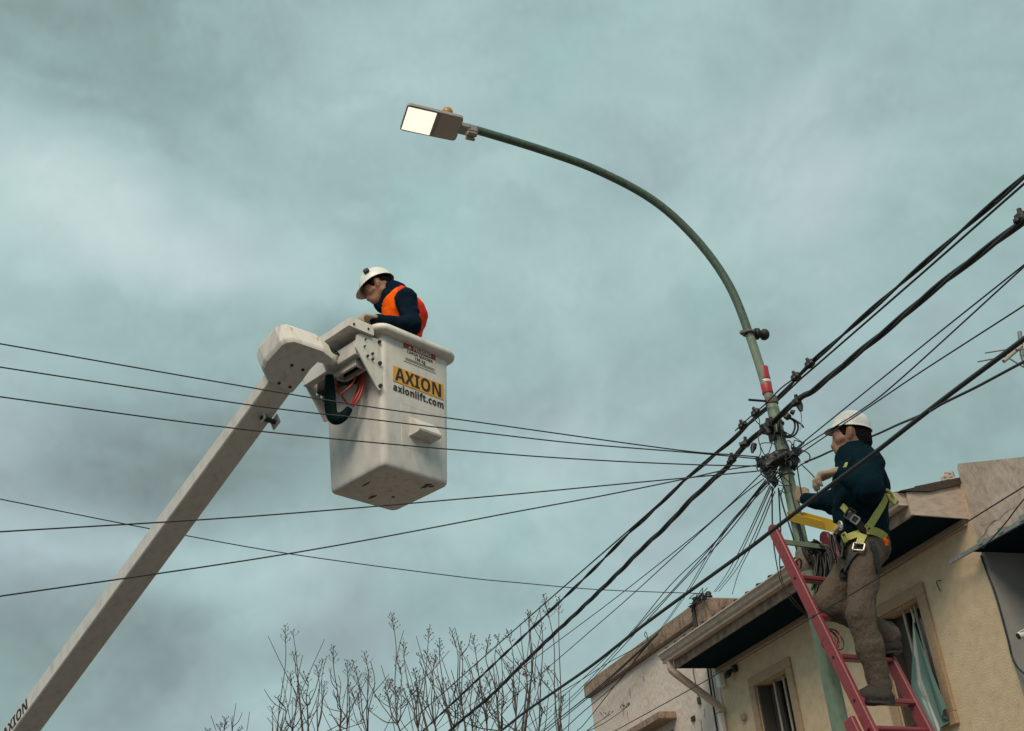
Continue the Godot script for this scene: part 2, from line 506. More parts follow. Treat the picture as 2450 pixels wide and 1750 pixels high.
	M.glove = worn([[0.0, 0.2, 0.14, 0.095], [0.5, 0.34, 0.26, 0.185], [1.0, 0.46, 0.37, 0.28]], Vector3(8, 8, 8), 0.02, 46, 0.9)
	M.skin = worn([[0.0, 0.22, 0.105, 0.068], [1.0, 0.33, 0.17, 0.115]], Vector3(7, 7, 7), 0.02, 47, 0.55)
	M.hair = worn([[0.0, 0.004, 0.004, 0.005], [1.0, 0.014, 0.012, 0.012]], Vector3(30, 6, 30), 0.03, 48, 0.8)
	M.hair.metallic_specular = 0.2
	M.helmet = worn([[0.0, 0.6, 0.57, 0.53], [0.3, 0.72, 0.71, 0.68], [1.0, 0.78, 0.77, 0.745]], Vector3(1.2, 1.2, 1.2), 0.006, 49, 0.38)
	M.boot = worn([[0.0, 0.018, 0.014, 0.012], [1.0, 0.055, 0.042, 0.034]], Vector3(8, 8, 8), 0.02, 50, 0.8)
	M.tape = plain(0.42, 0.025, 0.04, 0.45)
	M.bark = plain(0.105, 0.08, 0.066, 0.9)
	M.seed = plain(0.09, 0.073, 0.06, 0.9)
	M.hose_red = plain(0.45, 0.05, 0.035, 0.45)
	M.lamp_grey = plain(0.42, 0.38, 0.35, 0.55)
	M.lamp_trim = plain(0.3, 0.27, 0.24, 0.5)
	M.amber = plain(0.5, 0.22, 0.04, 0.35)
	M.glow = plain(0.8, 0.78, 0.7, 0.3)
	M.glow.emission_enabled = true; M.glow.emission = Color(1.0, 0.97, 0.88); M.glow.emission_energy_multiplier = 0.74
	M.ink = plain(0.016, 0.013, 0.012, 0.6)
	M.plate = plain(0.62, 0.3, 0.035, 0.5)
	M.paper = plain(0.55, 0.5, 0.44, 0.6)
	M.sign_red = plain(0.28, 0.035, 0.035, 0.6)
	M.eye = plain(0.03, 0.022, 0.018, 0.3)
	M.lips = plain(0.09, 0.035, 0.028, 0.6)
	M.flag = plain(1, 1, 1, 0.85)
	M.flag.vertex_color_use_as_albedo = true
	M.pouch = cloth(0.006, 0.02, 0.022, 51)

func cloth(r: float, g: float, b: float, sd: int) -> StandardMaterial3D:
	var m := worn([[0.0, r * 0.72, g * 0.72, b * 0.72], [1.0, r * 1.2, g * 1.2, b * 1.2]], Vector3(4, 4, 4), 0.02, sd, 0.95, 3.0, 0.15)
	m.metallic_specular = 0.2
	return m

# ---------------------------------------------------------------- setting
func ground() -> void:
	var mb := MB.new()
	mb.face([Vector3(-600, 0, -600), Vector3(600, 0, -600), Vector3(600, 0, 600), Vector3(-600, 0, 600)])
	var o := solo("road", mb, M.road, Vector3.ZERO)
	o.set_meta("kind", "structure")
	mb = MB.new()
	hbox(mb, -40, 60, -0.1, 0.15, 3.45, 8.6)
	o = solo("pavement", mb, M.paving, H(0, 0, 3.6))
	o.set_meta("kind", "structure")
	mb = MB.new()
	hbox(mb, -40, 60, -0.1, 0.155, 3.3, 3.447, 0.02)
	o = solo("kerb", mb, M.paving, H(0, 0, 3.3))
	o.set_meta("kind", "structure")

func window(house: Node3D, u0: float, u1: float, y0: float, y1: float, bars: Array, sh0: float, sh1: float) -> void:
	var f := MB.new()
	var b := 0.13
	hbox(f, u0 - b, u1 + b, y1, y1 + 0.12, 7.565, 7.598, 0.006)
	hbox(f, u0 - b, u1 + b, y0 - 0.12, y0, 7.555, 7.598, 0.006)
	hbox(f, u0 - b, u0, y0, y1, 7.565, 7.598, 0.006)
	hbox(f, u1, u1 + b, y0, y1, 7.565, 7.598, 0.006)
	var w := part("window", f, M.trim, house)
	var g := MB.new()
	hbox(g, u0 - 0.02, u1 + 0.02, y0 - 0.02, y1 + 0.02, 7.84, 7.849)
	part("pane", g, M.glass, w)
	g = MB.new()
	hbox(g, sh0, sh1, y0 + 0.01, y1 - 0.01, 7.79, 7.83, 0.004)
	part("shutter_and_jamb_panel", g, M.shutter_and_jamb_panel, w)
	g = MB.new()   # dark panel added over the jamb so that it reads dark
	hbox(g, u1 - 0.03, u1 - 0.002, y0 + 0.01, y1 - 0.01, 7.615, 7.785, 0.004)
	part("shutter_and_jamb_panel", g, M.shutter_and_jamb_panel, w)
	for u in bars:
		g = MB.new()
		g.tube([H(u, y0 + 0.002, 7.70), H(u, y1 - 0.002, 7.70)], 0.016, 8)
		part("bar", g, M.cream_bar, w)

func yellow_house() -> void:
	var o := thing("yellow_house", "ochre stucco house with two framed windows and a dark overhanging eave", "house", H(11.3, 0.15, 7.6))
	var mb := MB.new()
	var ys := [[0.15, 3.71], [3.71, 4.89], [4.89, 5.70]]
	hbox(mb, 8.53, 14.15, 0.15, 3.71, 7.6, 7.83)
	hbox(mb, 8.53, 14.15, 4.89, 5.70, 7.6, 7.83)
	hbox(mb, 8.53, 9.596, 3.71, 4.89, 7.6, 7.83)
	hbox(mb, 10.35, 12.37, 3.71, 4.89, 7.6, 7.83)
	hbox(mb, 13.2, 14.15, 3.71, 4.89, 7.6, 7.83)
	hbox(mb, 8.53, 14.15, 0.15, 5.6, 11.8, 12.0)
	hbox(mb, 8.53, 8.7, 0.15, 5.6, 7.83, 11.8)
	hbox(mb, 13.95, 14.15, 0.15, 5.6, 7.83, 11.8)
	part("wall", mb, M.stucco, o)
	mb = MB.new()
	hbox(mb, 8.6, 14.14, 5.285, 5.364, 7.555, 7.599, 0.01)
	part("cornice", mb, M.trim, o)
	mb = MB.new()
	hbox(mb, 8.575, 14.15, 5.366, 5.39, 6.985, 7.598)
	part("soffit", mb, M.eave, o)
	mb = MB.new()
	hbox(mb, 8.59, 14.15, 5.355, 5.55, 6.955, 6.983, 0.004)
	part("fascia", mb, M.fascia, o)
	mb = MB.new()   # boxed end of the eave
	mb.prism([Vector2(6.95, 5.362), Vector2(7.597, 5.345), Vector2(7.597, 5.70), Vector2(6.95, 5.59)], Transform3D(Basis(INTO, Vector3.UP, -ALONG), H(8.587, 0, 0)), 0.02)
	part("eave_end", mb, M.gutter, o)
	mb = MB.new()   # ogee gutter
	var prof := [Vector2(6.95, 5.465), Vector2(6.95, 5.592), Vector2(6.795, 5.592), Vector2(6.79, 5.575), Vector2(6.812, 5.565), Vector2(6.818, 5.545), Vector2(6.83, 5.518), Vector2(6.855, 5.505), Vector2(6.862, 5.488), Vector2(6.85, 5.475), Vector2(6.856, 5.462)]
	mb.prism(prof, Transform3D(Basis(INTO, Vector3.UP, -ALONG), H(14.29, 0, 0)), 5.70)
	var gt := part("gutter", mb, M.gutter, o)
	for u in [13.05, 12.0, 10.7, 9.5]:
		mb = MB.new()
		var p2 := []
		for q in prof: p2.append(Vector2(6.95 + (q.x - 6.95) * 1.025, 5.53 + (q.y - 5.53) * 1.05))
		mb.prism(p2, Transform3D(Basis(INTO, Vector3.UP, -ALONG), H(u, 0, 0)), 0.022)
		part("joint", mb, M.gutter, gt)
	mb = MB.new()
	var rt := Transform3D(Basis(ALONG, Vector3.UP, INTO), H(0, 0, 0))
	mb.prism([Vector2(6.87, 5.597), Vector2(10.0, 6.35), Vector2(12.2, 5.65), Vector2(12.2, 5.602), Vector2(10.0, 6.27), Vector2(7.2, 5.604)], Transform3D(Basis(INTO, Vector3.UP, -ALONG), H(14.2, 0, 0)), 5.66)
	var roof := part("roof", mb, M.tile, o)
	var dir := (H(0, 6.35, 10.0) - H(0, 5.597, 6.87)).normalized()
	for i in 19:
		var u := 14.08 - i * 0.296
		var st := H(u, 5.596 + rng.randf_range(-0.006, 0.006), 6.835 + rng.randf_range(-0.01, 0.01))
		for kk in 2:
			mb = MB.new()
			var a := st + dir * (kk * 0.42) + Vector3(0, 0.012 * kk, 0)
			mb.tube([a, a + dir * 0.45], [0.042, 0.036], 8)
			part("tile", mb, M.tile, roof)
	mb = MB.new()   # downpipe with its swan neck
	var pts := [H(14.16, 5.47, 6.9), H(14.16, 5.36, 6.9), H(14.15, 5.30, 6.95), H(14.13, 4.93, 7.42), H(14.12, 4.86, 7.5), H(14.12, 4.78, 7.52)]
	for i in pts.size() - 1:
		var d: Vector3 = (pts[i + 1] - pts[i])
		mb.box(Transform3D(frame(Vector3.ZERO, d, INTO).basis, (pts[i] + pts[i + 1]) / 2), Vector3(0.085, 0.085, d.length() + 0.03), 0.012)
	var dp := part("downpipe", mb, M.gutter, o)
	mb = MB.new()
	mb.box(hx(14.12, 2.46, 7.525), Vector3(0.08, 4.6, 0.08), 0.015)
	part("lower_pipe", mb, M.white, dp)
	mb = MB.new()
	mb.box(hx(14.12, 4.79, 7.525), Vector3(0.1, 0.07, 0.1), 0.012)
	part("pipe_socket", mb, M.gutter, dp)
	window(o, 12.37, 13.2, 3.71, 4.885, [12.66, 12.9], 12.95, 13.21)
	window(o, 9.596, 10.35, 3.71, 4.895, [9.83, 10.03], 10.12, 10.34)
	mb = MB.new()
	hbox(mb, 13.56, 13.66, 4.54, 4.63, 7.555, 7.598, 0.01)
	part("wall_box", mb, M.trim, o)
	mb = MB.new()
	mb.tube(curve([H(9.2, 4.93, 7.6), H(9.2, 4.935, 7.575), H(9.23, 4.93, 7.57), H(9.235, 4.88, 7.575), H(9.23, 4.83, 7.585)], 4), 0.005, 6)
	part("hook", mb, M.bolt, o)

func left_house() -> void:
	var o := thing("pink_house", "weathered pale pink house with a stained parapet band and a blank wall", "house", H(16.4, 0.15, 7.6))
	var mb := MB.new()
	hbox(mb, 14.17, 18.93, 0.15, 6.12, 7.6, 8.0)
	hbox(mb, 18.7, 18.93, 0.15, 6.12, 8.0, 14.0)
	hbox(mb, 14.17, 14.4, 0.15, 6.12, 8.0, 14.0)
	part("wall", mb, M.pink, o)
	mb = MB.new()
	hbox(mb, 14.17, 19.02, 6.13, 6.37, 7.52, 7.75, 0.012)
	hbox(mb, 18.72, 19.02, 6.13, 6.37, 7.752, 14.0, 0.012)
	part("parapet", mb, M.band, o)
	mb = MB.new()
	hbox(mb, 13.98, 14.4, 5.75, 6.33, 7.50, 8.05, 0.02)
	part("corner_pillar", mb, M.band, o)
	mb = MB.new()
	hbox(mb, 15.62, 17.4, 5.02, 5.13, 7.32, 7.598, 0.012)
	part("window_hood", mb, M.band, o)
	mb = MB.new()
	hbox(mb, 15.8, 17.2, 3.6, 4.9, 7.585, 7.598, 0.005)
	part("shutter_and_jamb_panel", mb, M.shutter_and_jamb_panel, o)
	# hairline cracks and scars where plaster has fallen: shallow ragged slivers on the wall
	for s in [[17.55, 5.72, 0.28], [17.42, 5.55, 0.2], [17.2, 5.85, 0.16], [16.6, 5.9, 0.1], [16.9, 5.3, 0.1], [15.2, 4.75, 0.22], [14.9, 4.85, 0.25], [14.7, 4.95, 0.14], [15.45, 4.72, 0.12]]:
		var p := []
		for i in 6:
			p.append(H(s[0] + rng.randf_range(-0.03, 0.03), s[1] - s[2] * i / 5.0, 7.599))
		mb = MB.new()
		mb.tube(p, [0.003, 0.008, 0.005, 0.009, 0.004, 0.002], 5)
		part("crack", mb, M.band, o)
	mb = MB.new()
	hbox(mb, 15.03, 15.13, 4.86, 4.93, 7.57, 7.598, 0.006)
	part("broken_bracket", mb, M.bolt, o)
	mb = MB.new()
	mb.tube([H(14.35, 6.1, 7.57), H(14.38, 5.2, 7.57), H(14.38, 4.0, 7.57)], 0.014, 6)
	mb.tube([H(14.27, 5.5, 7.56), H(14.29, 4.8, 7.57), H(14.28, 4.0, 7.57)], 0.009, 6)
	part("cable_run", mb, M.wire, o)
	mb = MB.new()
	mb.tube(curve([H(14.78, 5.65, 7.58), H(14.82, 5.5, 7.57), H(14.8, 5.3, 7.57), H(14.8, 5.12, 7.575)], 4), 0.007, 6)
	hbox(mb, 14.77, 14.83, 5.03, 5.13, 7.56, 7.597, 0.006)
	part("loose_wire", mb, M.wire_grey, o)

func neighbour_house() -> void:
	var o := thing("gabled_house", "stained plaster gable wall with a deep crack above a black porch", "house", H(6.8, 0.15, 7.6))
	var mb := MB.new()
	mb.prism([Vector2(8.522, 5.03), Vector2(8.522, 5.86), Vector2(8.515, 5.885), Vector2(8.49, 5.9), Vector2(7.66, 5.59), Vector2(5.0, 4.62 + 0.6), Vector2(5.0, 5.03)], Transform3D(Basis(ALONG, Vector3.UP, INTO), H(0, 0, 7.595)), 0.25)
	part("gable_wall", mb, M.gable, o)
	mb = MB.new()
	hbox(mb, 8.49, 8.527, 0.15, 5.02, 7.6, 8.9)
	hbox(mb, 5.0, 8.49, 0.15, 5.02, 8.7, 8.9)
	hbox(mb, 5.0, 5.2, 0.15, 5.02, 7.6, 8.7)  # unseen end wall, added to keep light off the porch side
	hbox(mb, 5.2, 8.49, 0.15, 3.25, 7.61, 7.76)  # unseen front wall, added to block ground bounce and low sky
	part("porch_and_shade_walls", mb, M.grey_wall, o)
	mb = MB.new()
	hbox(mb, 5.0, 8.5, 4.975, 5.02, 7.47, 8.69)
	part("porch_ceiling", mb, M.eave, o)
	mb = MB.new()
	hbox(mb, 5.0, 8.82, 4.97, 5.005, 7.44, 7.467)
	for i in 9: hbox(mb, 8.36 - i * 0.3, 8.30 - i * 0.3, 4.985, 5.035, 7.43, 7.60)
	part("tin_edge", mb, M.tin, o)
	# the long crack in the plaster
	mb = MB.new()
	var cr := [Vector3(4.54, 5.192, -9.945), Vector3(4.503, 5.217, -10.05), Vector3(4.47, 5.208, -10.145), Vector3(4.442, 5.183, -10.224), Vector3(4.419, 5.193, -10.289), Vector3(4.392, 5.179, -10.365), Vector3(4.378, 5.166, -10.405), Vector3(4.359, 5.121, -10.46), Vector3(4.336, 5.122, -10.525)]
	mb.tube(cr, [0.0006, 0.0012, 0.0018, 0.0012, 0.0022, 0.0018, 0.0014, 0.0024, 0.0006], 5)
	part("crack", mb, M.bolt, o)
	mb = MB.new()
	mb.tube([Vector3(4.416, 5.197, -10.298), Vector3(4.391, 5.201, -10.367), Vector3(4.363, 5.209, -10.447), Vector3(4.352, 5.235, -10.478)], 0.0009, 5)
	part("crack", mb, M.bolt, o)
	mb = MB.new()
	var lump := Flesh.new()
	lump.amp = 0.05; lump.wrinkle.frequency = 22.0; lump.k = 50.0
	lump.bone(Vector3(4.356, 5.872, -10.947), Vector3(4.37, 5.933, -10.909), 0.05, 0.04)
	lump.bone(Vector3(4.36, 5.929, -11.027), Vector3(4.366, 5.798, -10.83), 0.035, 0.045)
	lump.build(mb, 0.014)
	part("broken_render", mb, M.gable, o)
	mb = MB.new()
	mb.tube(curve([Vector3(4.312, 4.951, -10.562), Vector3(4.316, 4.78, -10.55), Vector3(4.329, 4.527, -10.529), Vector3(4.325, 4.135, -10.541), Vector3(4.322, 3.944, -10.549), Vector3(4.3, 3.777, -10.356), Vector3(4.299, 3.639, -10.058)], 5), 0.009, 6)
	part("cable_run", mb, M.wire, o)

# ---------------------------------------------------------------- street lamp
func street_lamp() -> void:
	var b := Vector3(1.70, 0.15, -6.79)
	var o := thing("street_lamp", "green street lamp post with a curved arm and a lit LED head", "street lamp", b)
	var tilt := Vector3(-0.012, 0, 0)
	var mb := MB.new()
	mb.lathe([Vector2(0.0, 0.0), Vector2(0.056, 0.0), Vector2(0.055, 1.5), Vector2(0.05, 3.6), Vector2(0.046, 3.63), Vector2(0.0, 3.63)], Transform3D(Basis(), b), 20)
	part("lower_pole", mb, M.pole, o)
	mb = MB.new()
	mb.lathe([Vector2(0.0, 3.62), Vector2(0.041, 3.62), Vector2(0.0405, 4.72), Vector2(0.034, 4.76), Vector2(0.0, 4.76)], Transform3D(Basis(), b), 20)
	part("middle_pole", mb, M.pole, o)
	# collars where the sections meet
	for c in [[3.60, 3.74, 0.054], [4.76, 4.82, 0.043]]:
		mb = MB.new()
		mb.lathe([Vector2(0.03, c[0]), Vector2(c[2], c[0]), Vector2(c[2], c[1] - 0.02), Vector2(c[2] - 0.008, c[1]), Vector2(0.03, c[1])], Transform3D(Basis(), b), 18)
		part("collar", mb, M.collar, o)
	var s := [[0.0, 4.6], [0.012, 4.95], [0.06, 5.42], [0.147, 5.851], [0.343, 6.219], [0.624, 6.512], [1.017, 6.714], [1.417, 6.83], [1.873, 6.925], [2.02, 6.945]]
	var pts := []
	for q in s: pts.append(Vector3(b.x, q[1], b.z) - INTO * q[0])
	var cp := curve(pts, 6)
	var low := cp.slice(0, 13)
	var high := cp.slice(12)
	mb = MB.new()
	mb.tube(low, 0.0305, 14)
	part("upper_pole", mb, M.pole, o)
	mb = MB.new()
	mb.tube(high, 0.0295, 14)
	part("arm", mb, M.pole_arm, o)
	# red and white tape round the pole
	for c in [[4.985, 5.06, M.tape], [5.062, 5.088, M.helmet], [5.09, 5.19, M.tape]]:
		mb = MB.new()
		mb.lathe([Vector2(0.03, c[0]), Vector2(0.037 + rng.randf() * 0.003, c[0] + 0.004), Vector2(0.036, (c[0] + c[1]) / 2), Vector2(0.0385, c[1] - 0.004), Vector2(0.03, c[1])], Transform3D(Basis(), Vector3(b.x - 0.014, 0, b.z + 0.004)), 14)
		part("tape", mb, c[2], o)
	# ring clamp with an insulator
	mb = MB.new()
	var rc := Vector3(b.x, 5.455, b.z) - INTO * 0.066
	mb.tube(ring(rc, 0.036, 16), 0.011, 6, true)
	mb.box(Transform3D(Basis(ALONG, Vector3.UP, INTO), rc + INTO * 0.052), Vector3(0.03, 0.04, 0.05), 0.006)
	mb.box(Transform3D(Basis(ALONG, Vector3.UP, INTO), rc - INTO * 0.05), Vector3(0.03, 0.03, 0.03), 0.006)
	var rcp := part("ring_clamp", mb, M.collar, o)
	mb = MB.new()
	mb.lathe([Vector2(0, -0.06), Vector2(0.03, -0.06), Vector2(0.04, -0.05), Vector2(0.042, -0.03), Vector2(0.028, -0.02), Vector2(0.028, 0.0), Vector2(0.04, 0.01), Vector2(0.04, 0.03), Vector2(0.03, 0.045), Vector2(0, 0.045)], Transform3D(Basis(Vector3.UP, INTO, Vector3.UP.cross(INTO)), rc + INTO * 0.1), 14)
	part("insulator", mb, M.black, rcp)
	# lamp head: x along the street, z out over the road
	var out := (-INTO + Vector3(0, 0.1, 0)).normalized()   # the head tips up a little
	var tip := Vector3(b.x, 6.925, b.z) - INTO * 2.035
	var bs := Basis(-ALONG, out.cross(-ALONG), out)
	if bs.y.y < 0: bs.y = -bs.y
	var head := Node3D.new()
	head.name = "lamp_head"; head.position = tip - b
	o.add_child(head)
	mb = MB.new()
	var outline := []
	for q in [[-0.125, 0.0, 0.03], [-0.132, 0.40, 0.022], [0.132, 0.40, 0.022], [0.125, 0.0, 0.03]]:
		for k in 5:
			var g := PI / 2 * k / 4.0
			var cx: float = q[0] - signf(q[0]) * q[2]
			var cy: float = q[1] + (q[2] if q[1] == 0.0 else -q[2])
			var a0 := PI if q[0] < 0 and q[1] == 0.0 else (PI / 2 if q[0] < 0 else (0.0 if q[1] > 0 else -PI / 2))
			var ang := a0 + (g if q[0] < 0 and q[1] == 0.0 else 0.0)
			if q[0] < 0 and q[1] == 0.0: ang = 1.5 * PI - g
			elif q[0] < 0: ang = PI - g
			elif q[1] > 0: ang = PI / 2 - g
			else: ang = -g
			outline.append(Vector2(cx + cos(ang) * q[2], cy + sin(ang) * q[2]))
	var plate := Transform3D(Basis(bs.x, bs.z, bs.x.cross(bs.z)), tip - bs.y * 0.012)
	var upz := 1.0 if plate.basis.z.y > 0 else -1.0
	mb.prism(outline, plate, 0.02 * upz)
	mb.box(Transform3D(bs, tip + out * 0.16 + bs.y * 0.028), Vector3(0.18, 0.045, 0.26), 0.02)
	for i in 6: mb.box(Transform3D(bs, tip + out * (0.27 + 0.018 * i) + bs.y * 0.022), Vector3(0.2, 0.03, 0.005))
	part("housing", mb, M.lamp_grey, head)
	mb = MB.new()   # ribbed strip between gear door and lens
	mb.box(Transform3D(bs, tip + out * 0.165 - bs.y * 0.014), Vector3(0.225, 0.008, 0.012), 0.002)
	mb.box(Transform3D(bs, tip + out * 0.185 - bs.y * 0.013), Vector3(0.225, 0.004, 0.02), 0.0015)
	part("lens_frame", mb, M.lamp_trim, head)
	for i in 2:
		mb = MB.new()
		mb.box(Transform3D(bs, tip + out * 0.29 + bs.x * (0.058 * (i * 2 - 1)) - bs.y * 0.0155), Vector3(0.115, 0.006, 0.2), 0.002)
		part("lens", mb, M.glow, head)
	mb = MB.new()
	mb.box(Transform3D(bs, tip + out * 0.29 - bs.y * 0.0135), Vector3(0.244, 0.004, 0.204), 0.0015)
	part("lens_bed", mb, M.lamp_trim, head)
	mb = MB.new()
	mb.lathe([Vector2(0, 0.03), Vector2(0.04, 0.03), Vector2(0.04, 0.07), Vector2(0.036, 0.075), Vector2(0, 0.075)], Transform3D(bs, tip + out * 0.1 - bs.x * -0.03), 16)
	var pc := part("photocell_base", mb, M.lamp_trim, head)
	mb = MB.new()
	mb.lathe([Vector2(0.034, 0.076), Vector2(0.038, 0.08), Vector2(0.038, 0.105), Vector2(0.03, 0.12), Vector2(0, 0.122)], Transform3D(bs, tip + out * 0.1 - bs.x * -0.03), 16)
	part("photocell", mb, M.amber, pc)
	mb = MB.new()
	mb.box(Transform3D(bs, tip + out * -0.035 + Vector3(0, 0.006, 0)), Vector3(0.09, 0.05, 0.08), 0.01)
	mb.box(Transform3D(bs, tip + out * -0.085 + Vector3(0, 0.0, 0)), Vector3(0.075, 0.075, 0.09), 0.015)
	for q in [-0.03, 0.03]: mb.box(Transform3D(bs, tip + out * -0.085 + bs.x * q - bs.y * 0.045), Vector3(0.022, 0.02, 0.07), 0.005)
	part("spigot", mb, M.lamp_trim, head)
	var al := AreaLight3D.new()
	al.name = "lamp_light"
	al.area_size = Vector2(0.2, 0.17)
	al.light_energy = 1.2; al.light_color = Color(1.0, 0.93, 0.78); al.shadow_enabled = true
	al.transform = Transform3D(Basis(bs.x, bs.y.cross(bs.x), bs.y), out * 0.29 - bs.y * 0.022)
	head.add_child(al)
	# hardware on the pole that carries the twisted cables
	mb = MB.new()
	for y in [4.68, 4.76]:
		var bm := MB.new()
		bm.tube(ring(Vector3(b.x, y, b.z), 0.046, 16), 0.008, 6, true)
		part("bracket_band", bm, M.bolt, o)
	mb.box(Transform3D(Basis(ALONG, Vector3.UP, INTO), Vector3(b.x, 4.72, b.z) - INTO * 0.05), Vector3(0.07, 0.16, 0.02), 0.004)
	mb.box(Transform3D(Basis(ALONG, Vector3.UP, INTO), Vector3(b.x, 4.72, b.z) - INTO * 0.09), Vector3(0.05, 0.07, 0.07), 0.012)
	part("cable_bracket", mb, M.bolt, o)
	mb = MB.new()
	mb.tube([Vector3(b.x, 4.93, b.z) - INTO * 0.17, Vector3(b.x, 4.93, b.z) + INTO * 0.02], 0.009, 6)
	part("bracket_pin", mb, M.bolt, o)
	for y in [4.395, 4.44, 4.56]:
		mb = MB.new()
		mb.tube(ring(Vector3(b.x, y, b.z), 0.044, 16), 0.006, 6, true)
		part("steel_band", mb, M.collar, o)

func ring(c: Vector3, r: float, k: int, ax := Vector3.RIGHT, ay := Vector3.BACK) -> Array:
	var out := []
	for i in k: out.append(c + ax * cos(TAU * i / k) * r + ay * sin(TAU * i / k) * r)
	return out

# ---------------------------------------------------------------- cables
func cable(label: String, pts: Array, r: float, group := "", strands := 1, m: Material = null, clamps := []) -> MeshInstance3D:
	var cv := curve(pts, 10 if strands > 1 else 6)
	if strands > 1:   # even steps, so that the lay of the strands is even
		var even := []
		for i in cv.size() - 1:
			var n := maxi(1, int(cv[i].distance_to(cv[i + 1]) / 0.07))
			for k in n: even.append(cv[i].lerp(cv[i + 1], float(k) / n))
		even.append(cv[-1])
		cv = even
	var mb := MB.new()
	if strands == 1: mb.tube(cv, r, 6)
	else:
		for s in strands:
			var run := 0.0
			var ps := []
			for i in cv.size():
				if i > 0: run += cv[i].distance_to(cv[i - 1])
				var d: Vector3 = (cv[min(i + 1, cv.size() - 1)] - cv[max(i - 1, 0)]).normalized()
				var nx := d.cross(Vector3.UP).normalized()
				var ny := nx.cross(d)
				var a := TAU * (run / 1.15 + float(s) / strands)
				ps.append(cv[i] + (nx * cos(a) + ny * sin(a)) * r * 0.95)
			mb.tube(ps, r, 6)
	var mid: Vector3 = cv[cv.size() / 2]
	var o := solo("overhead_cable", mb, m if m else M.wire, mid)
	tag(o, label, "cable", group)
	for c in clamps:
		var cb := MB.new()
		var t := frame(c, (pts[1] - pts[0]))
		cb.box(t, Vector3(0.045, 0.05, 0.06), 0.01)
		cb.box(t.translated_local(Vector3(0, 0.035, 0)), Vector3(0.02, 0.03, 0.02), 0.004)
		cb.box(t.translated_local(Vector3(0.02, -0.015, 0.01)), Vector3(0.03, 0.03, 0.035), 0.008)
		part("clamp", cb, M.black, o)
	return o

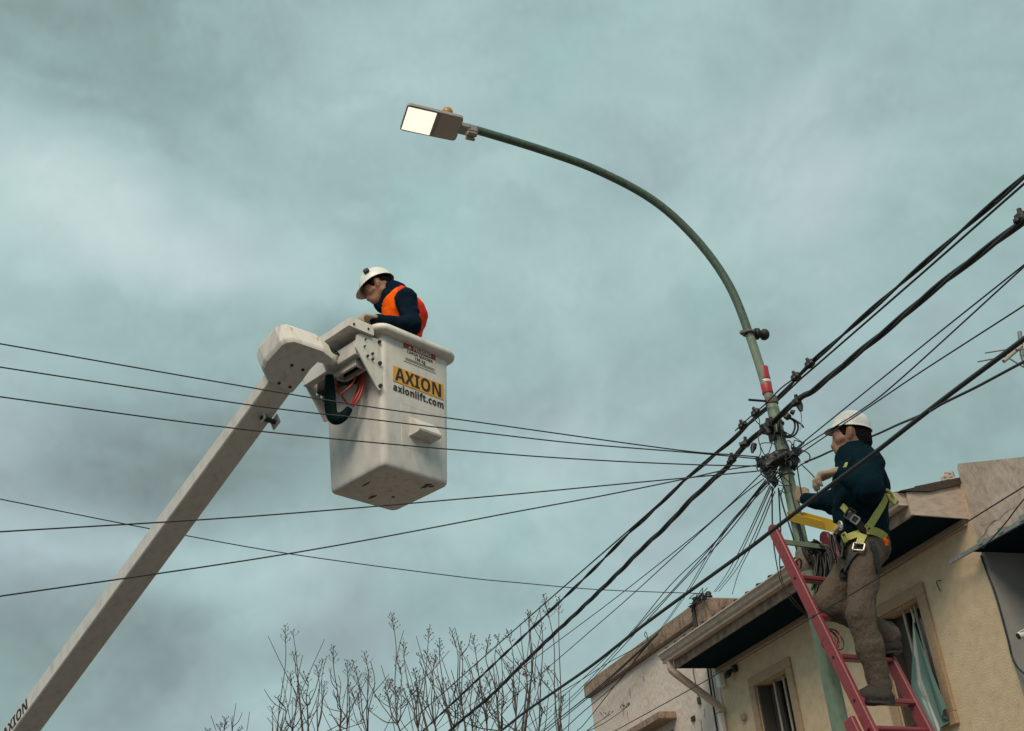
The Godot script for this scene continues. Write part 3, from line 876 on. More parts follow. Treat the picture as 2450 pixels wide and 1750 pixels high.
func cables() -> void:
	var thin := 0.0042
	cable("thick twisted cable passing behind the pole just above the coil", [Vector3(2.656, 4.912, -4.344), Vector3(2.588, 4.927, -4.536), Vector3(2.303, 4.966, -5.346), Vector3(2.014, 4.999, -6.165), Vector3(1.911, 5.008, -6.455), Vector3(1.745, 4.979, -6.898), Vector3(1.663, 4.998, -7.129), Vector3(1.517, 4.985, -7.514), Vector3(1.276, 5.02, -8.198), Vector3(1.038, 5.02, -8.87), Vector3(0.861, 5.03, -9.373), Vector3(0.557, 5.013, -10.234), Vector3(-0.013, 5.018, -11.852), Vector3(-1.733, 5.05, -16.727), Vector3(-2.543, 5.074, -19.024)], 0.0085, "", 2)
	cable("slim cable running close beside the upper twisted cable", [Vector3(2.618, 4.839, -4.302), Vector3(2.551, 4.853, -4.492), Vector3(2.268, 4.882, -5.295), Vector3(1.91, 4.941, -6.368), Vector3(1.855, 4.957, -6.556), Vector3(1.739, 4.96, -6.884), Vector3(1.567, 4.962, -7.282), Vector3(1.267, 5.003, -8.132), Vector3(1.006, 5.013, -8.871), Vector3(-0.182, 5.145, -12.241), Vector3(-2.224, 5.349, -18.028), Vector3(-3.242, 5.457, -20.914)], 0.0068)
	cable("short bare tie wire from the upper cable to the pole bracket", [Vector3(1.895, 4.992, -6.413), Vector3(1.818, 4.954, -6.509), Vector3(1.735, 4.938, -6.626), Vector3(1.652, 4.898, -6.741), Vector3(1.607, 4.904, -6.866), Vector3(1.556, 4.957, -7.163), Vector3(1.543, 5, -7.349)], 0.005, "", 1, M.wire, [Vector3(1.818, 4.954, -6.509), Vector3(1.896, 4.987, -6.41), Vector3(1.603, 4.901, -6.879), Vector3(1.564, 4.953, -7.169)])
	cable("thickest twisted cable bundle clamped to the front of the pole", [Vector3(2.526, 4.59, -4.263), Vector3(2.461, 4.607, -4.445), Vector3(2.254, 4.659, -5.034), Vector3(2.107, 4.673, -5.45), Vector3(1.974, 4.692, -5.826), Vector3(1.835, 4.709, -6.222), Vector3(1.776, 4.728, -6.359), Vector3(1.679, 4.737, -6.635), Vector3(1.631, 4.735, -6.769), Vector3(1.545, 4.755, -7.013), Vector3(1.456, 4.726, -7.265), Vector3(1.41, 4.719, -7.397), Vector3(1.239, 4.722, -7.882), Vector3(1.08, 4.696, -8.332), Vector3(0.915, 4.693, -8.801), Vector3(0.735, 4.673, -9.31), Vector3(0.387, 4.655, -10.296), Vector3(0.171, 4.651, -10.909), Vector3(-0.214, 4.63, -12), Vector3(-0.55, 4.602, -12.952), Vector3(-1.107, 4.619, -14.531), Vector3(-1.881, 4.601, -16.725)], 0.0105, "", 3, M.wire, [Vector3(1.755, 4.716, -6.388), Vector3(1.529, 4.749, -7.028), Vector3(1.623, 4.718, -6.702), Vector3(1.458, 4.729, -7.23), Vector3(-0.648, 4.603, -13.23), Vector3(2.459, 4.633, -4.451)])
	cable("heavy black cable passing in front of the worker on the ladder", [Vector3(2.129, 3.769, -3.883), Vector3(2.071, 3.765, -4.048), Vector3(1.887, 3.77, -4.57), Vector3(1.708, 3.765, -5.078), Vector3(1.571, 3.77, -5.467), Vector3(1.368, 3.767, -6.041), Vector3(1.245, 3.767, -6.391), Vector3(0.943, 3.783, -7.248), Vector3(0.736, 3.789, -7.833), Vector3(0.575, 3.786, -8.291), Vector3(0.359, 3.786, -8.902), Vector3(-0.136, 3.823, -10.305), Vector3(-0.411, 3.823, -11.085), Vector3(-0.979, 3.84, -12.695)], 0.0125)
	cable("cable that runs into the heavy black cable and leaves behind the white helmet", [Vector3(2.048, 3.593, -3.813), Vector3(2.009, 3.631, -3.985), Vector3(1.942, 3.692, -4.294), Vector3(1.881, 3.745, -4.544), Vector3(1.862, 3.781, -4.703), Vector3(2.026, 4.111, -5.53), Vector3(2.141, 4.406, -6.316), Vector3(2, 4.487, -6.656), Vector3(1.882, 4.436, -6.628), Vector3(1.789, 4.415, -6.651)], 0.0065)
	cable("thin wire crossing in front of the brown trousers along the house front", [Vector3(2.11, 3.274, -4.24), Vector3(2.051, 3.272, -4.406), Vector3(1.914, 3.267, -4.796), Vector3(1.689, 3.254, -5.431), Vector3(1.502, 3.255, -5.964), Vector3(1.341, 3.254, -6.419), Vector3(1.127, 3.254, -7.025), Vector3(1.008, 3.255, -7.363), Vector3(0.524, 3.28, -8.736), Vector3(0.247, 3.295, -9.521)], 0.0034)
	cable("thin wire slanting down to the tip of the tin porch edge", [Vector3(4.057, 4.802, -8.34), Vector3(4.148, 4.896, -8.983), Vector3(4.218, 4.922, -9.687), Vector3(4.238, 4.936, -10.292)], 0.006)
	var g := "thin wires crossing the ladder worker's helmet"
	var l := "thin wire from the pole crossing in front of the ladder worker's helmet"
	cable("thin wire from the pole passing clear above the ladder worker's helmet", [Vector3(2.301, 4.185, -3.998), Vector3(2.253, 4.206, -4.193), Vector3(2.045, 4.288, -5.025), Vector3(1.778, 4.424, -6.233), Vector3(1.725, 4.478, -6.592)], thin)
	cable(l, [Vector3(2.236, 4.119, -3.881), Vector3(2.188, 4.125, -4.077), Vector3(1.923, 4.145, -5.071), Vector3(1.833, 4.197, -5.504), Vector3(1.768, 4.382, -6.23), Vector3(1.732, 4.463, -6.573)], thin, g)
	cable(l, [Vector3(2.211, 3.948, -3.953), Vector3(2.166, 3.974, -4.141), Vector3(1.982, 4.099, -4.902), Vector3(1.855, 4.155, -5.352), Vector3(1.76, 4.349, -6.223), Vector3(1.74, 4.429, -6.551)], thin, g)
	cable("thin wire over the street crossing highest on the bucket", [Vector3(-3.029, 5.057, -5.352), Vector3(-2.901, 5.083, -5.48), Vector3(-1.648, 5.075, -6.236), Vector3(-0.949, 4.997, -6.481), Vector3(-0.236, 4.893, -6.646), Vector3(0.683, 4.714, -6.766), Vector3(1.126, 4.611, -6.777), Vector3(1.352, 4.565, -6.766), Vector3(1.536, 4.526, -6.758)], thin)
	cable("thin wire over the street crossing the middle of the bucket by its step", [Vector3(-3.01, 4.908, -5.363), Vector3(-2.883, 4.933, -5.489), Vector3(-1.631, 4.925, -6.189), Vector3(-0.943, 4.882, -6.431), Vector3(-0.241, 4.821, -6.646), Vector3(0.398, 4.722, -6.738), Vector3(1.11, 4.608, -6.78), Vector3(1.516, 4.518, -6.762)], thin, "", 1, null, [])
	cable("thin wire over the street crossing lowest on the bucket wall", [Vector3(-2.987, 4.723, -5.376), Vector3(-2.862, 4.747, -5.5), Vector3(-1.626, 4.752, -6.19), Vector3(-0.25, 4.682, -6.645), Vector3(0.487, 4.607, -6.763), Vector3(1.104, 4.524, -6.781), Vector3(1.515, 4.465, -6.762)], thin)
	cable("thin wire rising from the boom and grazing the bucket's bottom corner", [Vector3(-2.885, 3.911, -5.431), Vector3(-2.769, 3.956, -5.547), Vector3(-1.607, 4.189, -6.195), Vector3(-0.269, 4.37, -6.645), Vector3(0.674, 4.427, -6.767), Vector3(1.057, 4.438, -6.788), Vector3(1.509, 4.431, -6.764)], thin)
	cable("thin wire rising from the boom and passing clear beneath the bucket", [Vector3(-2.841, 3.559, -5.455), Vector3(-2.728, 3.608, -5.568), Vector3(-1.379, 3.979, -6.301), Vector3(-0.041, 4.275, -6.7), Vector3(0.516, 4.364, -6.78), Vector3(1.057, 4.433, -6.788), Vector3(1.3, 4.462, -6.776), Vector3(1.508, 4.472, -6.764)], thin)
	cable("thin wire passing behind the boom to the pink house's corner pillar", [Vector3(-5.212, 6.137, -9.687), Vector3(-4.996, 6.146, -9.912), Vector3(-3.877, 6.128, -10.933), Vector3(-2.608, 6.085, -11.918), Vector3(-0.891, 6.092, -13.17), Vector3(-0.161, 6.154, -13.799), Vector3(0.934, 6.275, -14.771), Vector3(2.462, 6.448, -15.911)], 0.006)
	# wires fanning out from the splice
	g = "thin wires from the splice out over the bare tree"
	l = "thin wire fanning down from the splice to run out over the bare tree"
	cable(l, [Vector3(1.592, 4.521, -7.029), Vector3(1.339, 4.535, -7.927), Vector3(0.815, 4.648, -9.713), Vector3(0.416, 4.732, -10.995), Vector3(-0.234, 4.856, -12.987), Vector3(-1.608, 5.129, -17.183), Vector3(-2.38, 5.252, -19.372)], thin, g)
	cable(l, [Vector3(1.598, 4.477, -7.012), Vector3(1.423, 4.535, -7.69), Vector3(0.885, 4.568, -9.516), Vector3(0.568, 4.594, -10.564), Vector3(-0.05, 4.619, -12.467), Vector3(-0.937, 4.697, -15.283), Vector3(-1.465, 4.713, -16.778)], thin, g)
	g = "thin wires fanning down past the pink house"
	l = "thin wire fanning down from the splice past the pink house's far corner"
	cable(l, [Vector3(1.608, 4.468, -7.015), Vector3(1.433, 4.521, -8.264), Vector3(1.198, 4.607, -9.53), Vector3(0.935, 4.671, -11.176), Vector3(0.515, 4.715, -12.968), Vector3(-0.294, 4.757, -15.863), Vector3(-0.7, 4.725, -17.014)], thin, g)
	cable(l, [Vector3(1.61, 4.456, -7.008), Vector3(1.477, 4.534, -8.138), Vector3(1.231, 4.618, -9.737), Vector3(1.001, 4.679, -10.99), Vector3(0.518, 4.704, -13.261), Vector3(-0.123, 4.706, -15.68), Vector3(-0.48, 4.648, -16.691)], thin, g)
	cable(l, [Vector3(1.614, 4.452, -6.999), Vector3(1.492, 4.506, -8.095), Vector3(1.276, 4.619, -9.611), Vector3(1.012, 4.648, -10.959), Vector3(0.515, 4.668, -13.271), Vector3(-0.039, 4.651, -15.441), Vector3(-0.324, 4.555, -16.248)], thin, g)
	g = "thin wires from the pole to the pink house's parapet"
	l = "thin wire from the pole to the middle of the pink parapet"
	cable(l, [Vector3(1.616, 4.44, -6.992), Vector3(1.74, 5.108, -9.797), Vector3(1.875, 5.777, -13.622), Vector3(1.832, 6.202, -16.75), Vector3(1.73, 6.262, -17.581)], thin, g)
	cable(l, [Vector3(1.62, 4.426, -6.981), Vector3(1.755, 5.09, -9.755), Vector3(1.898, 5.765, -13.557), Vector3(1.846, 6.189, -16.711), Vector3(1.739, 6.242, -17.556)], thin, g)
	g = "thin wires from the pole to the pink house's corner pillar"
	l = "thin wire from the pole to the insulators on the corner pillar"
	cable(l, [Vector3(1.622, 4.411, -6.975), Vector3(1.97, 5.081, -10.047), Vector3(2.326, 5.823, -13.245), Vector3(2.532, 6.34, -15.517)], thin, g)
	cable(l, [Vector3(1.626, 4.397, -6.964), Vector3(2.011, 5.1, -9.93), Vector3(2.381, 5.818, -13.09), Vector3(2.548, 6.325, -15.473)], thin, g)
	cable(l, [Vector3(1.635, 4.376, -6.937), Vector3(2.035, 5.069, -9.864), Vector3(2.354, 5.683, -12.566), Vector3(2.58, 6.299, -15.382)], thin, g)
	cable("slackest of the thin wires from the pole to the corner pillar", [Vector3(1.635, 4.35, -6.939), Vector3(2.057, 5.055, -9.8), Vector3(2.406, 5.7, -12.719), Vector3(2.715, 6.171, -15.151)], thin)
	# runs along the parapet
	g = "bundled wires along the pink parapet"
	l = "black wire sagging along the pink parapet band"
	cable(l, [Vector3(1.859, 6.282, -17.155), Vector3(1.721, 6.237, -17.487), Vector3(1.231, 6.131, -18.814), Vector3(0.759, 6.06, -20.093), Vector3(-0.016, 5.942, -21.99), Vector3(-0.551, 5.882, -23.507)], 0.011, g)
	cable(l, [Vector3(1.846, 6.261, -17.192), Vector3(1.682, 6.204, -17.566), Vector3(1.164, 6.094, -19.004), Vector3(0.754, 6.015, -20.049), Vector3(0.062, 5.892, -21.77), Vector3(-0.463, 5.83, -23.258)], 0.009, g)
	cable(l, [Vector3(1.778, 6.265, -17.414), Vector3(1.581, 6.152, -17.854), Vector3(1.275, 5.962, -18.692), Vector3(0.729, 5.81, -19.878), Vector3(0.317, 5.668, -20.746), Vector3(-0.128, 5.576, -22.006)], 0.008, g)
	cable(l, [Vector3(1.776, 6.247, -17.42), Vector3(1.531, 6.114, -17.996), Vector3(1.276, 5.974, -18.688), Vector3(0.698, 5.552, -19.665), Vector3(0.556, 5.514, -20.068), Vector3(0.176, 5.395, -21.146)], 0.007, g)
	cable("wire leaving the top of the pink parapet in a small loop", [Vector3(1.778, 6.316, -17.505), Vector3(1.733, 6.269, -17.512), Vector3(1.721, 6.399, -17.548), Vector3(1.705, 6.424, -17.562), Vector3(1.694, 6.374, -17.594), Vector3(1.716, 6.276, -17.531), Vector3(1.544, 6.265, -17.869), Vector3(1.066, 6.095, -18.022), Vector3(0.707, 5.87, -17.835), Vector3(0.234, 5.736, -18.276)], 0.006)
	g = "slack wires hanging from the pole to the eave"
	l = "slack wire hanging from the pole past the red ladder to the eave"
	cable(l, [Vector3(1.616, 4.371, -6.901), Vector3(1.657, 4.211, -7.328), Vector3(1.977, 4.472, -8.824), Vector3(2.313, 4.754, -10.277), Vector3(2.769, 5.083, -11.992), Vector3(3.183, 5.252, -13.222), Vector3(3.272, 5.093, -13.269)], 0.005, g)
	cable(l, [Vector3(1.639, 4.333, -6.836), Vector3(1.689, 4.174, -7.238), Vector3(1.991, 4.457, -8.784), Vector3(2.324, 4.742, -10.245), Vector3(2.784, 5.087, -11.948), Vector3(3.193, 5.257, -13.192), Vector3(3.286, 5.101, -13.23)], 0.005, g)
	cable("slack wire hanging down close beside the green pole", [Vector3(1.641, 4.304, -6.831), Vector3(1.634, 4.179, -6.79), Vector3(1.644, 4.013, -6.762), Vector3(1.659, 3.875, -6.779), Vector3(1.665, 3.814, -6.823)], 0.005)
	splice()

func splice() -> void:
	# the black mass of splices strapped to the pole
	var c := Vector3(1.70, 4.53, -6.79)
	var o := thing("splice_bundle", "tangled black bundle of cable splices strapped round the green pole", "cable splice", c)
	var mb := MB.new()
	var f := Flesh.new()
	f.k = 70.0; f.amp = 0.028; f.wrinkle.frequency = 16.0
	f.bone(Vector3(1.651, 4.499, -6.73), Vector3(1.743, 4.494, -6.707), 0.035, 0.03)
	f.bone(Vector3(1.748, 4.503, -6.727), Vector3(1.778, 4.526, -6.719), 0.03, 0.03)
	f.bone(Vector3(1.647, 4.486, -6.721), Vector3(1.574, 4.442, -6.718), 0.035, 0.03)
	f.bone(Vector3(1.574, 4.442, -6.718), Vector3(1.582, 4.345, -6.716), 0.035, 0.025)
	f.bone(Vector3(1.582, 4.345, -6.716), Vector3(1.602, 4.312, -6.712), 0.02, 0.014)
	f.bone(Vector3(1.556, 4.455, -6.722), Vector3(1.53, 4.469, -6.749), 0.014, 0.009)
	f.bone(Vector3(1.6, 4.487, -6.712), Vector3(1.529, 4.51, -6.749), 0.012, 0.01)
	f.bone(Vector3(1.723, 4.455, -6.681), Vector3(1.741, 4.417, -6.677), 0.018, 0.01)
	f.bone(Vector3(1.727, 4.41, -6.711), Vector3(1.716, 4.346, -6.735), 0.008, 0.006)
	f.build(mb, 0.009)
	part("wrap", mb, M.black, o)
	mb = MB.new()
	for i in 16:
		var p := []
		var q: Vector3 = [Vector3(1.584, 4.417, -6.695), Vector3(1.722, 4.47, -6.661), Vector3(1.587, 4.358, -6.695), Vector3(1.555, 4.466, -6.702)][i % 4]
		for k in 5: p.append(q + Vector3(rng.randf_range(-0.05, 0.05), rng.randf_range(-0.045, 0.045), rng.randf_range(-0.03, 0.03)))
		mb.tube(curve(p, 4), 0.004, 5)
	part("loose_ends", mb, M.wire, o)
	for lp in [[Vector3(1.767, 4.513, -6.67), Vector3(1.807, 4.496, -6.659), Vector3(1.833, 4.461, -6.652), Vector3(1.816, 4.421, -6.657), Vector3(1.773, 4.41, -6.668), Vector3(1.725, 4.383, -6.701)], [Vector3(1.734, 4.526, -6.679), Vector3(1.739, 4.552, -6.677), Vector3(1.75, 4.555, -6.674), Vector3(1.755, 4.531, -6.673)],
		[Vector3(1.521, 4.467, -6.73), Vector3(1.505, 4.447, -6.734), Vector3(1.51, 4.417, -6.733), Vector3(1.531, 4.431, -6.728)], [Vector3(1.522, 4.429, -6.71), Vector3(1.52, 4.386, -6.71), Vector3(1.547, 4.352, -6.704), Vector3(1.576, 4.326, -6.697)], [Vector3(1.771, 4.413, -6.669), Vector3(1.792, 4.337, -6.611), Vector3(1.806, 4.263, -6.556), Vector3(1.799, 4.186, -6.506), Vector3(1.766, 4.108, -6.463)], [Vector3(1.752, 4.444, -6.694), Vector3(1.746, 4.344, -6.696), Vector3(1.742, 4.206, -6.708), Vector3(1.746, 4.185, -6.727)], [Vector3(1.702, 4.401, -6.718), Vector3(1.687, 4.303, -6.722), Vector3(1.688, 4.189, -6.721), Vector3(1.692, 4.131, -6.72)]]:
		mb = MB.new()
		mb.tube(curve(lp, 6), 0.004, 6)
		part("loop", mb, M.wire, o)
	for i in 14:
		var q: Vector3 = [Vector3(1.654, 4.728, -6.678), Vector3(1.575, 4.786, -6.718), Vector3(1.679, 4.441, -6.672), Vector3(1.582, 4.603, -6.716), Vector3(1.751, 4.537, -6.674), Vector3(1.522, 4.4, -6.71), Vector3(1.61, 4.219, -6.71)][i % 7]
		var e: Vector3 = [Vector3(1.574, 4.486, -6.718), Vector3(1.611, 4.662, -6.689), Vector3(1.818, 4.552, -6.656), Vector3(1.516, 4.498, -6.731), Vector3(1.703, 4.667, -6.686), Vector3(1.596, 4.299, -6.692), Vector3(1.621, 4.38, -6.686)][i % 7]
		var mid2 := q.lerp(e, 0.5) + Vector3(rng.randf_range(-0.09, 0.09), rng.randf_range(-0.08, 0.04), rng.randf_range(-0.03, 0.06))
		mb = MB.new()
		mb.tube(curve([q, q.lerp(mid2, 0.6) + Vector3(rng.randf_range(-0.03, 0.03), 0.03, 0), mid2, e], 5), 0.0032, 5)
		part("jumper_wire", mb, M.wire, o)
	# coil of spare cable on the right of the bracket
	var co := thing("cable_coil", "coil of spare black cable hanging from the pole bracket", "cable coil", Vector3(1.85, 4.72, -6.85))
	mb = MB.new()
	for lp in [[Vector3(1.709, 4.757, -6.716), Vector3(1.693, 4.714, -6.72), Vector3(1.697, 4.665, -6.719), Vector3(1.729, 4.637, -6.711), Vector3(1.763, 4.639, -6.702), Vector3(1.788, 4.678, -6.695), Vector3(1.794, 4.722, -6.694), Vector3(1.778, 4.747, -6.698), Vector3(1.752, 4.772, -6.726)],
		[Vector3(1.709, 4.767, -6.737), Vector3(1.694, 4.712, -6.74), Vector3(1.704, 4.656, -6.738), Vector3(1.747, 4.631, -6.727), Vector3(1.788, 4.643, -6.716), Vector3(1.814, 4.685, -6.709), Vector3(1.812, 4.728, -6.71), Vector3(1.789, 4.758, -6.716), Vector3(1.753, 4.778, -6.725)], [Vector3(1.719, 4.754, -6.713), Vector3(1.703, 4.697, -6.717), Vector3(1.711, 4.626, -6.715), Vector3(1.724, 4.558, -6.712), Vector3(1.724, 4.513, -6.712)]]:
		mb.tube(curve(lp, 6), 0.0065, 6)
	mb.tube(curve([Vector3(1.757, 4.756, -6.693), Vector3(1.787, 4.737, -6.685), Vector3(1.818, 4.705, -6.677), Vector3(1.836, 4.677, -6.672), Vector3(1.836, 4.665, -6.672)], 5), 0.006, 6)
	part("turns", mb, M.wire, co)
	mb = MB.new()
	mb.tube(curve([Vector3(1.837, 4.772, -6.651), Vector3(1.834, 4.728, -6.652), Vector3(1.82, 4.671, -6.656), Vector3(1.808, 4.644, -6.659)], 4), 0.003, 5)
	part("tail", mb, M.tin, co)
	for q in [[Vector3(1.826, 4.83, -6.613), Vector3(1.83, 4.756, -6.611), 0.02, 0.012], [Vector3(1.738, 4.744, -6.677), Vector3(1.764, 4.768, -6.671), 0.02, 0.022], [Vector3(1.509, 4.593, -6.692), Vector3(1.485, 4.532, -6.697), 0.018, 0.008], [Vector3(1.773, 4.777, -6.648), Vector3(1.791, 4.764, -6.643), 0.014, 0.02], [Vector3(1.594, 4.717, -6.693), Vector3(1.614, 4.652, -6.688), 0.022, 0.02], [Vector3(1.454, 4.594, -6.684), Vector3(1.414, 4.59, -6.692), 0.018, 0.02]]:
		mb = MB.new()
		mb.tube([q[0], q[0].lerp(q[1], 0.5), q[1]], [q[2], q[2] * 1.15, q[3]], 7)
		part("connector", mb, M.black, co)
	# red and black coil on the ladder side
	var rc := thing("wire_coil", "small coil of black and red wire hung on the ladder rung", "wire coil", Vector3(1.669, 3.261, -6.489))
	for i in 6:
		mb = MB.new()
		var r: float = 0.036 + 0.006 * (i % 3)
		var ax := Vector3(0.9, rng.randf_range(-0.3, 0.3), rng.randf_range(-0.5, 0.5)).normalized()
		mb.tube(ring(Vector3(1.669, 3.292, -6.489) + Vector3(0.008 * i - 0.02, -0.03 - r * 0.5, 0.006 * i), r, 16, ax, Vector3(rng.randf_range(-0.3, 0.3), 1.25, 0)), 0.0036, 5, true)
		part("turn", mb, M.wire if i % 3 != 1 else M.hose_red, rc)
	# dark bunch of cable tails beside the pole behind the ladder
	var bt := thing("cable_tails", "dark bunch of cable tails hanging behind the ladder by the pole", "cable bundle", Vector3(1.733, 3.749, -6.73))
	for i in 22:
		mb = MB.new()
		var ox := rng.randf_range(-12, 12)
		var st: Vector3 = Vector3(1.727, 3.863, -6.711) + Vector3(rng.randf_range(-0.03, 0.05), rng.randf_range(-0.02, 0.05), rng.randf_range(-0.05, 0.05))
		var e: Vector3 = Vector3(1.755, 3.698, -6.704) + Vector3(rng.randf_range(-0.06, 0.05), rng.randf_range(-0.1, 0.06), rng.randf_range(-0.05, 0.05))
		mb.tube(curve([st, st.lerp(e, 0.4) + Vector3(0.05, 0.04, 0), e + Vector3(0.01, -0.03, 0), e + Vector3(-0.02, -0.1, 0)], 4), 0.0075, 5)
		part("tail", mb, M.black, bt)
	mb = MB.new()
	mb.tube(curve([Vector3(1.688, 3.939, -6.721), Vector3(1.691, 3.856, -6.72), Vector3(1.712, 3.785, -6.715)], 4), 0.014, 6)
	mb.tube(curve([Vector3(1.689, 4.108, -6.731), Vector3(1.69, 4.019, -6.731), Vector3(1.695, 3.914, -6.73), Vector3(1.708, 3.826, -6.716)], 4), 0.012, 6)
	part("trunk_cable", mb, M.black, bt)
	# insulators on the pink house's corner pillar
	var iso := thing("roof_insulators", "black cable insulators on top of the pink house's corner pillar", "insulator", H(14.2, 6.33, 7.6))
	mb = MB.new()
	for q in [[14.3, 7.52, 0.055], [14.18, 7.56, 0.06], [14.05, 7.6, 0.05]]:
		mb.lathe([Vector2(0, 0), Vector2(q[2], 0), Vector2(q[2] * 1.1, 0.03), Vector2(q[2] * 0.7, 0.05), Vector2(q[2], 0.07), Vector2(q[2] * 0.6, 0.1), Vector2(0, 0.1)], Transform3D(Basis(), H(q[0], 6.331, q[1])), 10)
	part("caps", mb, M.black, iso)
	mb = MB.new()
	for i in 5:
		var p := [H(14.2, 6.36, 7.55)]
		for k in 4: p.append(H(rng.randf_range(13.8, 14.4), rng.randf_range(6.2, 6.45), rng.randf_range(7.42, 7.49)))
		mb.tube(curve(p, 4), 0.006, 5)
	part("loose_wires", mb, M.wire, iso)
	mb = MB.new()
	mb.tube([H(14.33, 6.34, 7.485), H(14.34, 6.1, 7.485), H(14.31, 5.85, 7.485)], 0.022, 6)
	mb.tube([H(14.38, 6.3, 7.485), H(14.39, 6.05, 7.485), H(14.36, 5.9, 7.485)], 0.016, 6)
	part("drop_cables", mb, M.wire, iso)

# ---------------------------------------------------------------- aerial lift
const BOOM_TOP := Vector3(-1.620, 5.401, -6.868)
const BOOM_DIR := Vector3(-0.66480, -0.45294, -0.59404)
const BUCKET := Vector3(-0.94, 4.80, -7.40)
const SIDE_L := Vector3(-0.743, 0, -0.669)
const SIDE_R := Vector3(0.669, 0, -0.743)

func square_ring(s: float, rc: float, y: float) -> Array:
	var out := []
	for q in [[1, 1, 0.0], [-1, 1, 0.5], [-1, -1, 1.0], [1, -1, 1.5]]:
		for k in 7:
			var a: float = PI * (q[2] + 0.5 * k / 6.0)
			out.append(BUCKET + Vector3(0, y - BUCKET.y, 0) + SIDE_L * (q[0] * (s - rc) + cos(a) * rc) + SIDE_R * (q[1] * (s - rc) + sin(a) * rc))
	return out

func text(called: String, what: String, size: float, t: Transform3D, m: Material, parent: Node3D, bold := true, squeeze := 1.0) -> void:
	var tm := TextMesh.new()
	var f := SystemFont.new()
	f.font_names = PackedStringArray(["Droid Sans"]); f.font_weight = 700 if bold else 400
	tm.font = f; tm.text = what; tm.font_size = 64; tm.pixel_size = 0.01; tm.depth = 0.003
	tm.pixel_size = size / maxf(tm.get_aabb().size.x, 1e-4) * tm.pixel_size
	tm.horizontal_alignment = HORIZONTAL_ALIGNMENT_CENTER; tm.vertical_alignment = VERTICAL_ALIGNMENT_CENTER
	var o := MeshInstance3D.new()
	o.name = called; o.mesh = tm; o.material_override = m
	var org := Vector3.ZERO
	var q: Node = parent
	while q != self and q is Node3D:
		org += (q as Node3D).position; q = q.get_parent()
	o.transform = Transform3D(Basis(t.basis.x * squeeze, t.basis.y, t.basis.z), t.origin - org)
	parent.add_child(o, true)

